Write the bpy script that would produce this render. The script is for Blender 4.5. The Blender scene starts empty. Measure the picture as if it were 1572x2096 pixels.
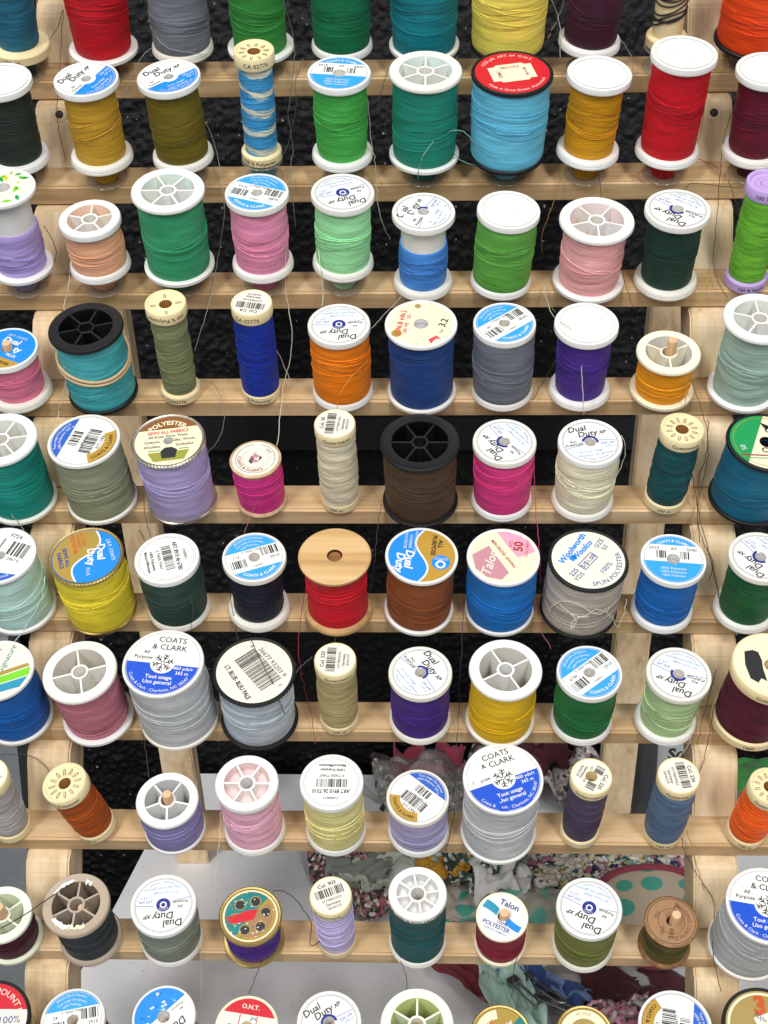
import bpy, bmesh, math, random, numpy as np
from math import sin, cos, pi, radians
from mathutils import Matrix, Vector, noise
from mathutils.geometry import tessellate_polygon
D = bpy.data; SC = bpy.context.scene; COL = SC.collection
random.seed(7)
MM = 0.001
# ---------------------------------------------------------------- camera
LEAN = radians(20.0)                     # the rack leans back on its rear legs
RACK = Matrix(((1,0,0,0),(0,sin(LEAN),-cos(LEAN),0),(0,cos(LEAN),sin(LEAN),0.330*cos(LEAN)),(0,0,0,1)))   # rack x, up the rack, out of the rack -> world
cd = D.cameras.new('camera'); cam = D.objects.new('camera', cd); COL.objects.link(cam); SC.camera = cam
cam.matrix_world = Matrix(((0.999236,-0.000417,0.03908,0.028763),(0.037359,0.303828,-0.951994,-0.646258),(-0.011476,0.952727,0.303612,0.522845),(0,0,0,1)))
cd.sensor_fit = 'VERTICAL'; cd.sensor_height = 36; cd.sensor_width = 27; cd.lens = 2850/2096*36; cd.clip_start = 0.02; cd.clip_end = 50
# ---------------------------------------------------------------- light
SC.view_settings.view_transform = 'Standard'; SC.view_settings.look = 'None'; SC.view_settings.gamma = 1; SC.view_settings.exposure = 0.0
SC.view_settings.use_curve_mapping = False
W = D.worlds.new('World'); SC.world = W; W.use_nodes = True
W.node_tree.nodes['Background'].inputs[0].default_value = (0.93,0.96,1.0,1); W.node_tree.nodes['Background'].inputs[1].default_value = 0.38
def area(name, loc, aim, sx, sy, power, col=(1,1,1)):
    l = D.lights.new(name,'AREA'); l.shape='RECTANGLE'; l.size=sx; l.size_y=sy; l.energy=power; l.color=col
    o = D.objects.new(name,l); COL.objects.link(o); o.location=loc
    o.rotation_euler = (Vector(aim)-Vector(loc)).to_track_quat('-Z','Y').to_euler(); return o
area('ceiling_or_fill_light', (-0.5,-0.75,2.3), (0,0,0.3), 0.3, 1.2, 14, (1,0.985,0.96))
area('ceiling_or_fill_light', (0.9,-2.3,2.0), (0,0,0.3), 0.35, 1.3, 48, (1,0.985,0.96))  # unseen fill lamp, added in front to brighten the thread sides
area('ceiling_or_fill_light', (-1.1,-2.5,2.0), (0,0,0.3), 0.35, 1.3, 48, (1,0.985,0.96))  # second added front fill, unseen, for the downward facing thread
# ---------------------------------------------------------------- materials
def lin(h):
    r = [int(h[i:i+2],16)/255 for i in (0,2,4)]
    return tuple(((c+.055)/1.055)**2.4 if c>.04045 else c/12.92 for c in r)+(1,)
MATS = {}
class N:
    def __init__(s, name):
        s.m = D.materials.new(name); s.m.use_nodes = True; s.t = s.m.node_tree; s.b = s.t.nodes['Principled BSDF']
    def n(s, typ, **kw):
        x = s.t.nodes.new(typ)
        for k,v in kw.items():
            if k in x.inputs.keys(): s.set(x, k, v)
            elif isinstance(k,str) and k[0]=='i' and k[1:].isdigit(): s.set(x, int(k[1:]), v)
            else: setattr(x,k,v)
        return x
    def set(s, x, k, v):
        if isinstance(v, bpy.types.NodeSocket): s.t.links.new(v, x.inputs[k])
        else: x.inputs[k].default_value = v
    def p(s, **kw):
        for k,v in kw.items(): s.set(s.b, k.replace('_',' '), v)
        return s
    def math(s, op, a, b=0.0): return s.n('ShaderNodeMath', operation=op, i0=a, i1=b).outputs[0]
    def mix(s, f, a, b, blend='MIX'):
        x = s.n('ShaderNodeMix', data_type='RGBA', blend_type=blend)
        s.set(x,0,f); s.set(x,6,a); s.set(x,7,b); return x.outputs[2]
    def ramp(s, f, stops):
        x = s.n('ShaderNodeValToRGB'); s.set(x,0,f); e = x.color_ramp.elements
        while len(e)<len(stops): e.new(.5)
        for q,(pos,c) in zip(e,stops): q.position=pos; q.color=c
        return x.outputs[0]
    def bump(s, h, st, dist=.0002):
        x = s.n('ShaderNodeBump'); s.set(x,'Height',h); x.inputs['Strength'].default_value=st; x.inputs['Distance'].default_value=dist
        s.t.links.new(x.outputs[0], s.b.inputs['Normal'])
    def co(s, scale=(1,1,1), kind='Object'):
        t = s.n('ShaderNodeTexCoord'); m = s.n('ShaderNodeMapping'); s.t.links.new(t.outputs[kind], m.inputs[0]); m.inputs['Scale'].default_value=scale; return m.outputs[0]
    def noise(s, vec, scale=1, detail=2, rough=.5): return s.n('ShaderNodeTexNoise', Vector=vec, Scale=scale, Detail=detail, Roughness=rough).outputs[0]
def plain(name, h, rough=.45, grime=.10, spec=.4, gs=160):
    if name in MATS: return MATS[name]
    m = N(name); c = lin(h); n1 = m.noise(m.co((gs,gs,gs)),1,4,.6)
    f = m.math('MULTIPLY', n1, n1)
    dk = tuple(x*(1-grime*2.2) for x in c[:3])+(1,)
    m.p(Base_Color=m.mix(f, c, dk), Roughness=rough); m.b.inputs['Specular IOR Level'].default_value = spec
    n2 = m.noise(m.co((900,900,900)),1,2); m.bump(n2,.12,.0002)
    MATS[name]=m.m; return m.m
def plastic(name, h, rough=.38):
    if name in MATS: return MATS[name]
    m = N(name); c = lin(h); v = m.co((70,70,70)); n1 = m.noise(v,1,5,.65)
    s = m.ramp(n1,[(.50,(0,0,0,1)),(.78,(1,1,1,1))])
    dk = (c[0]*.80,c[1]*.77,c[2]*.70,1)
    fine = m.noise(m.co((600,600,600)),1,3,.7); scuff = m.ramp(fine,[(.60,(0,0,0,1)),(.72,(.35,.35,.35,1))])
    base = m.mix(m.math('MULTIPLY', s, .45), c, dk); base = m.mix(m.math('MULTIPLY',scuff,.5), base, dk)
    oi=m.n('ShaderNodeObjectInfo'); age=m.math('POWER',oi.outputs['Random'],2.5); base=m.mix(m.math('MULTIPLY',age,.75), base, (c[0]*.95,c[1]*.90,c[2]*.78,1))
    m.p(Base_Color=base, Roughness=rough); m.b.inputs['Specular IOR Level'].default_value=.45
    m.b.inputs['Subsurface Weight'].default_value=0.0
    m.bump(n1,.25,.0004); MATS[name]=m.m; return m.m
def thread_mat(name, kind):
    m = N(name); oi = m.n('ShaderNodeObjectInfo')
    t = m.n('ShaderNodeTexCoord'); sep = m.n('ShaderNodeSeparateXYZ', Vector=t.outputs['Object'])
    x,y,z = sep.outputs
    th = m.math('ARCTAN2', y, x); ph = m.math('MULTIPLY', oi.outputs['Random'], 6.28)
    def tilt(amp, mul=1.0, off=0.0):
        s = m.math('SINE', m.math('ADD', m.math('MULTIPLY', th, mul), m.math('ADD', ph, off)))
        return m.math('ADD', z, m.math('MULTIPLY', s, amp))
    def streak(zz, per, along, detail=2):
        v = m.n('ShaderNodeCombineXYZ', X=m.math('MULTIPLY',x,along), Y=m.math('ADD',m.math('MULTIPLY',y,along),m.math('MULTIPLY',oi.outputs['Random'],37.)), Z=m.math('MULTIPLY',zz,1/per))
        return m.noise(v.outputs[0],1,detail,.6)
    a = .0022 if kind=='cross' else (.0010 if kind=='plain' else .003)
    s1 = streak(tilt(a), .00030, 90); s2 = streak(tilt(-a*.8,1,1.1), .00085, 60); s3 = streak(tilt(a*.6,1,2.), .0035, 45)
    s4 = streak(z, .00018, 500,1)
    h = m.math('ADD', m.math('MULTIPLY', s1, .5), m.math('ADD', m.math('MULTIPLY', s2, .8 if kind!='plain' else .45), m.math('MULTIPLY', s4, .25)))
    col = oi.outputs['Color']
    sum_ = m.math('ADD', m.math('ADD', s1, s2), s3)
    v = m.n('ShaderNodeMapRange', i0=sum_, i1=1.18, i2=1.82, i3=.58 if kind!='plain' else .70, i4=1.36 if kind!='plain' else 1.26).outputs[0]
    hsv = m.n('ShaderNodeHueSaturation', Color=col, Value=m.math('MULTIPLY', v, 1.08), Saturation=1.0)
    c = hsv.outputs[0]
    if kind=='vario':
        bw = m.math('SINE', m.math('ADD', m.math('MULTIPLY', tilt(.0024,1,.4), 2*pi/.0103), m.math('MULTIPLY', s3, 4.0)))
        bw = m.math('ADD', bw, m.math('MULTIPLY', m.math('SUBTRACT', s1, .5), 3.4))
        f = m.ramp(bw,[(.62,(0,0,0,1)),(.80,(1,1,1,1))])
        c = m.mix(f, c, lin('efe6c4'))
    fz = m.noise(m.co((1500,1500,700)),1,2); lint = m.ramp(fz,[(.70,(0,0,0,1)),(.80,(.06,.06,.06,1))])
    c = m.mix(lint, c, (.8,.8,.8,1))
    m.p(Base_Color=c, Roughness=.55); m.b.inputs['Specular IOR Level'].default_value=.3
    m.b.inputs['Sheen Weight'].default_value=.015; m.b.inputs['Sheen Roughness'].default_value=.5
    m.bump(h,.9,.00028); MATS[name]=m.m; return m.m
T_PLAIN=thread_mat('wound_thread','plain'); T_CROSS=thread_mat('cross_wound_thread','cross'); T_VAR=thread_mat('variegated_thread','vario')
def strand_mat():
    m = N('single_strand'); oi = m.n('ShaderNodeObjectInfo'); n = m.noise(m.co((1500,1500,1500)),1,2)
    v = m.n('ShaderNodeMapRange', i0=n, i1=.3, i2=.7, i3=.75, i4=1.25).outputs[0]
    m.p(Base_Color=m.n('ShaderNodeHueSaturation', Color=oi.outputs['Color'], Value=v).outputs[0], Roughness=.75); MATS['strand']=m.m; return m.m
STRAND=strand_mat()
def wood(name, c1, c2, axis, sc=1.0, dirt=0.42):
    m = N(name); s = [260*sc]*3; s[axis] = 14*sc
    n1 = m.noise(m.co(tuple(s)),1,4,.6); s2=[60*sc]*3; s2[axis]=5*sc; n2 = m.noise(m.co(tuple(s2)),1,3,.55)
    f = m.math('ADD', m.math('MULTIPLY',n1,.45), m.math('MULTIPLY',n2,.75))
    c = m.ramp(f,[(.40,lin(c1)),(.62,lin(c2)),(.80,tuple(x*.60 for x in lin(c2)[:3])+(1,))])
    n3 = m.noise(m.co((38,38,38)),1,4,.65); sp = m.ramp(n3,[(.58,(0,0,0,1)),(.78,(1,1,1,1))])
    c = m.mix(m.math('MULTIPLY',sp,dirt), c, lin('7d6246'))
    m.p(Base_Color=c, Roughness=.52); m.b.inputs['Specular IOR Level'].default_value=.35
    m.bump(n1,.3,.0003); MATS[name]=m.m; return m.m
WOOD_X=wood('rail_wood','e2c8a2','c5a478',0); WOOD_V=wood('upright_wood','efdab8','dbc098',1); WOOD_S=wood('spool_wood','dcbd8a','c8a06a',0,1.0,.5); WOOD_P=wood('pin_wood','e6c4a0','d6ad86',2)
WOOD_T=wood('pale_spool_wood','d9bf9e','c3a37e',2,1.6,.3); WOOD_D=wood('old_spool_wood','a07a54','7c5a3a',2,1.6,.5)
WHITE=plastic('white_plastic','ebebe9'); CREAM=plastic('cream_plastic','f0deb0'); FROST=plastic('frosted_plastic','e4e8e4',.3); BLACK=plastic('black_plastic','101113',.55)
LILAC=plastic('lilac_plastic','c2a6e2'); TAUPE=plastic('taupe_plastic','b3a596'); IVORY=plastic('ivory_plastic','f4eed8'); MILKY=plastic('milky_green_plastic','e9efdc',.3)
def metal(name,h,rough=.3):
    m = N(name); n = m.noise(m.co((400,400,400)),1,3)
    m.p(Base_Color=lin(h), Metallic=1.0, Roughness=m.n('ShaderNodeMapRange', i0=n, i3=rough*.7, i4=rough*1.6).outputs[0]); MATS[name]=m.m; return m.m
SILVER=metal('tin_rim','d9d2c4'); GOLD=metal('gold_rim','c9b070',.35); STEEL=metal('steel','b9bbbf',.25)
def clear(name, tint=(1,1,1,1), a=.75):
    m = N(name); t = m.t; tr = m.n('ShaderNodeBsdfTransparent'); tr.inputs[0].default_value=tint
    gl = m.n('ShaderNodeBsdfGlossy'); gl.inputs['Roughness'].default_value=.12
    df = m.n('ShaderNodeBsdfDiffuse'); df.inputs[0].default_value=(.7,.68,.63,1)
    lw = m.n('ShaderNodeLayerWeight'); lw.inputs[0].default_value=.35
    m1 = m.n('ShaderNodeMixShader'); m.set(m1,0,.16); m.set(m1,1,tr.outputs[0]); m.set(m1,2,df.outputs[0])
    m2 = m.n('ShaderNodeMixShader'); m.set(m2,0,m.math('MULTIPLY',lw.outputs['Facing'],.55)); m.set(m2,1,m1.outputs[0]); m.set(m2,2,gl.outputs[0])
    t.links.new(m2.outputs[0], t.nodes['Material Output'].inputs[0]); MATS[name]=m.m; return m.m
CLEAR=clear('clear_bobbin_plastic',(.93,.91,.87,1)); BAGM=clear('clear_bag_film',(.96,.97,.97,1))
INK = {'k':'23221f','w':'ecebe7','p':'e8e4d6','cr':'efe4c4','b':'1c8ae6','lb':'35a2ea','rb':'1b52cc','db':'2b62c4','nv':'23308c','g':'bb9238','gd':'a99155','rd':'cf1f2e','tb':'5b9fd2','gy':'77797b','lg':'b9bab8','pk':'f3a3b9','mv':'c48c97','gr':'1f9a55','br':'8b5a2c','or':'c95a28','tq':'1f7f7c','ol':'9a9a3c','ye':'e8d234','lm':'7bd12c','cb':'2c93b4','mr':'a13f3d','dn':'1b3f8e','bk':'2d2f31','bw':'a17c58','bd':'5f4228','pr':'d9465c','gm':'ad9040'}
def ink(c):
    return plain('print_'+INK[c], INK[c], .5 if c not in 'wp' else .42, .07, .35, 300)
# ---------------------------------------------------------------- mesh helpers
class MB:
    def __init__(s): s.v=[]; s.f=[]; s.m=[]; s.mats=[]
    def slot(s, mat):
        if mat not in s.mats: s.mats.append(mat)
        return s.mats.index(mat)
    def add(s, v, f, mat):
        o=len(s.v); k=s.slot(mat); s.v.extend(v); s.f.extend([tuple(i+o for i in q) for q in f]); s.m.extend([k]*len(f))
    def mesh(s, name, smooth=False):
        me=D.meshes.new(name); me.from_pydata([tuple(p) for p in s.v],[],s.f)
        for mt in s.mats: me.materials.append(mt)
        me.polygons.foreach_set('material_index', s.m)
        if smooth: me.shade_smooth()
        me.update(); return me
    def obj(s, name, parent=None, smooth=False, sharp=None):
        me=s.mesh(name, smooth)
        if smooth and sharp: me.set_sharp_from_angle(angle=radians(sharp))
        return link(name, me, parent)
def link(name, me, parent=None):
    o=D.objects.new(name, me); COL.objects.link(o)
    if parent: o.parent=parent
    return o
def empty(name, mw, label=None, cat=None, group=None, kind=None):
    o=D.objects.new(name,None); COL.objects.link(o); o.matrix_world=mw; o.empty_display_size=.01; return tag(o,label,cat,group,kind)
def tag(o,label=None,cat=None,group=None,kind=None):
    for k,v in (('label',label),('category',cat),('group',group),('kind',kind)):
        if v: o[k]=v
    return o
def lathe(prof, seg=56, closed=False, z0=0, rmod=None, cx=0, cy=0):
    """prof: list of (r,z) in mm"""
    v=[];f=[];n=len(prof)
    for i,(r,z) in enumerate(prof):
        for j in range(seg):
            a=2*pi*j/seg; rr=r*(1+(rmod(a,i) if rmod else 0))
            v.append(((cx+rr*cos(a))*MM,(cy+rr*sin(a))*MM,(z+z0)*MM))
    for i in range(n-1 if not closed else n):
        k=(i+1)%n
        for j in range(seg):
            l=(j+1)%seg; f.append((i*seg+j,i*seg+l,k*seg+l,k*seg+j))
    return v,f
def boxv(x0,x1,y0,y1,z0,z1):
    v=[(x*MM,y*MM,z*MM) for z in (z0,z1) for y in (y0,y1) for x in (x0,x1)]
    return v,[(0,2,3,1),(4,5,7,6),(0,1,5,4),(2,6,7,3),(0,4,6,2),(1,3,7,5)]
def tube(pts, r, sides=6, closed=False):
    P=[Vector(p) for p in pts]; n=len(P); v=[];f=[]; up=Vector((0.31,0.22,0.93)).normalized()
    for i,p in enumerate(P):
        a=P[(i-1)%n] if closed or i>0 else p; b=P[(i+1)%n] if closed or i<n-1 else p
        t=(b-a); t=t.normalized() if t.length>1e-9 else Vector((0,0,1))
        u=t.cross(up); u=u.normalized() if u.length>1e-6 else Vector((1,0,0)); w_=t.cross(u)
        for j in range(sides):
            q=2*pi*j/sides; v.append(tuple(p+(u*cos(q)+w_*sin(q))*r))
    for i in range(n if closed else n-1):
        k=(i+1)%n
        for j in range(sides): f.append((i*sides+j,i*sides+(j+1)%sides,k*sides+(j+1)%sides,k*sides+j))
    if not closed: f.append(tuple(range(sides))[::-1]); f.append(tuple(range((n-1)*sides,n*sides)))
    return v,f
def smooth_path(pts, k=6):
    out=[]; n=len(pts); P=[Vector(p) for p in pts]
    for i in range(n-1):
        a=P[max(i-1,0)];b=P[i];c=P[i+1];d=P[min(i+2,n-1)]
        for j in range(k):
            t=j/k; out.append(.5*((2*b)+(c-a)*t+(2*a-5*b+4*c-d)*t*t+(3*b-a-3*c+d)*t**3))
    out.append(P[-1]); return out
# ---------------------------------------------------------------- printed labels
_tc={}
def glyphs(s, bold=0, shear=0):
    k=(s,bold,shear)
    if k not in _tc:
        c=D.curves.new('t','FONT'); c.body=s; c.size=1; c.shear=shear; c.offset=bold; c.resolution_u=2; c.fill_mode='FRONT'
        o=D.objects.new('t',c); me=D.meshes.new_from_object(o)
        v=[(p.co.x,p.co.y) for p in me.vertices]; f=[tuple(p.vertices) for p in me.polygons]
        x0=min([p[0] for p in v] or [0]); x1=max([p[0] for p in v] or [1])
        v=[(x-x0,y) for x,y in v]
        D.objects.remove(o); D.curves.remove(c); D.meshes.remove(me); _tc[k]=(v,f,x1-x0)
    return _tc[k]
class Lab:
    """flat print in the unit disc, x right, y up"""
    def __init__(s, base='w', hole=0, seg=64, wear=0):
        s.hole=hole; s.faces=[]; s.over=[]; s.wear=wear
        rs=[hole,.5+hole*.5,1] if hole else [0,.5,1]
        for i in range(2):
            for j in range(seg):
                a=2*pi*j/seg; b=2*pi*(j+1)/seg
                q=[(rs[i]*cos(a),rs[i]*sin(a)),(rs[i+1]*cos(a),rs[i+1]*sin(a)),(rs[i+1]*cos(b),rs[i+1]*sin(b)),(rs[i]*cos(b),rs[i]*sin(b))]
                if rs[i]==0: q=q[:3]
                s.faces.append((q,base))
    def cut(s, ang, d, col):
        """everything beyond distance d in direction ang takes the colour"""
        nx,ny=cos(radians(ang)),sin(radians(ang)); out=[]
        for q,c in s.faces:
            dd=[p[0]*nx+p[1]*ny-d for p in q]
            if all(x>=0 for x in dd): out.append((q,col)); continue
            if all(x<=0 for x in dd): out.append((q,c)); continue
            A=[];B=[]
            for i in range(len(q)):
                p,r=q[i],q[(i+1)%len(q)]; a,b=dd[i],dd[(i+1)%len(q)]
                if a>=0: A.append(p)
                if a<=0: B.append(p)
                if a*b<0:
                    t=a/(a-b); w_=(p[0]+(r[0]-p[0])*t,p[1]+(r[1]-p[1])*t); A.append(w_); B.append(w_)
            if len(A)>2: out.append((A,col))
            if len(B)>2: out.append((B,c))
        s.faces=out; return s
    def _ov(s, v, f, col, z): s.over.append((v,f,col,z)); return s
    def ring(s, r0, r1, col, a0=0, a1=360, z=1, cx=0, cy=0, n=48):
        v=[];f=[]
        for i in range(n+1):
            a=radians(a0+(a1-a0)*i/n); v+= [(cx+r0*cos(a),cy+r0*sin(a)),(cx+r1*cos(a),cy+r1*sin(a))]
        for i in range(n): f.append((2*i,2*i+1,2*i+3,2*i+2))
        return s._ov(v,f,col,z)
    def poly(s, pts, col, z=1):
        t=tessellate_polygon([[Vector((x,y,0)) for x,y in pts]]); f=[]
        for q in t:
            a,b,c=[pts[i] for i in q]
            f.append(tuple(q) if (b[0]-a[0])*(c[1]-a[1])-(b[1]-a[1])*(c[0]-a[0])>0 else tuple(q)[::-1])
        return s._ov(list(pts),f,col,z)
    def rect(s, x0,y0,x1,y1,col,rot=0,z=1,cx=0,cy=0):
        c_,s_=cos(radians(rot)),sin(radians(rot))
        return s._ov([(cx+x*c_-y*s_,cy+x*s_+y*c_) for x,y in ((x0,y0),(x1,y0),(x1,y1),(x0,y1))],[(0,1,2,3)],col,z)
    def line(s, x0,y0,x1,y1,w_,col,z=2):
        L=math.hypot(x1-x0,y1-y0); return s.rect(0,-w_/2,L,w_/2,col,math.degrees(math.atan2(y1-y0,x1-x0)),z,x0,y0)
    def t(s, txt, x, y, size, col='k', rot=0, bold=0, shear=0, align=.5, z=2, w=None):
        v,f,L=glyphs(txt,bold,shear); k=size; kx=w or size; c_,s_=cos(radians(rot)),sin(radians(rot))
        vv=[((px-L*align)*kx,(py-.35)*k) for px,py in v]
        return s._ov([(x+a*c_-b*s_, y+a*s_+b*c_) for a,b in vv],f,col,z)
    def arc(s, txt, r, ang, size, col='k', inward=False, bold=0, z=2, squeeze=1):
        v,f,L=glyphs(txt,bold); out=[]
        for px,py in v:
            d=(px-L/2)*size*squeeze/r
            if not inward: a=radians(ang)-d; rr=r+(py-.35)*size
            else: a=radians(ang)+d; rr=r-(py-.35)*size
            out.append((rr*cos(a),rr*sin(a)))
        return s._ov(out,f,col,z)
    def bars(s, x0,y0,x1,y1,col='k',rot=0,seed=1,z=2,cx=0,cy=0,n=30):
        R_=random.Random(seed); x=x0; unit=(x1-x0)/(n*2.6)
        while x<x1:
            w_=unit*R_.choice((1,1,1,2,3)); s.rect(x,y0,min(x+w_,x1),y1,col,rot,z,cx,cy); x+=w_+unit*R_.choice((1,1,2,3))
        return s
    def build(s, name, parent, R, z, rot=0, lift=.05):
        mb=MB(); c_,s_=cos(radians(rot)),sin(radians(rot))
        T=lambda p,zz: ((p[0]*c_-p[1]*s_)*R*MM,(p[0]*s_+p[1]*c_)*R*MM,(z+zz)*MM)
        for q,c in s.faces: mb.add([T(p,0) for p in q],[tuple(range(len(q)))],ink(c))
        for v,f,c,zz in s.over:
            v=[p if math.hypot(*p)<.985 else (p[0]*.985/math.hypot(*p),p[1]*.985/math.hypot(*p)) for p in v]
            ff=[q for q in f if all(s.hole*.98<=math.hypot(*v[i]) for i in q)]
            if s.wear:
                ff=[q for q in ff if noise.noise(Vector((v[q[0]][0]*2.3+s.wear*7,v[q[0]][1]*2.3,s.wear)))<.32]
            used=sorted({i for q in ff for i in q}); ix={a:b for b,a in enumerate(used)}
            mb.add([T(v[i],zz*lift) for i in used],[tuple(ix[i] for i in q) for q in ff],ink(c))
        return mb.obj(name,parent)
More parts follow.
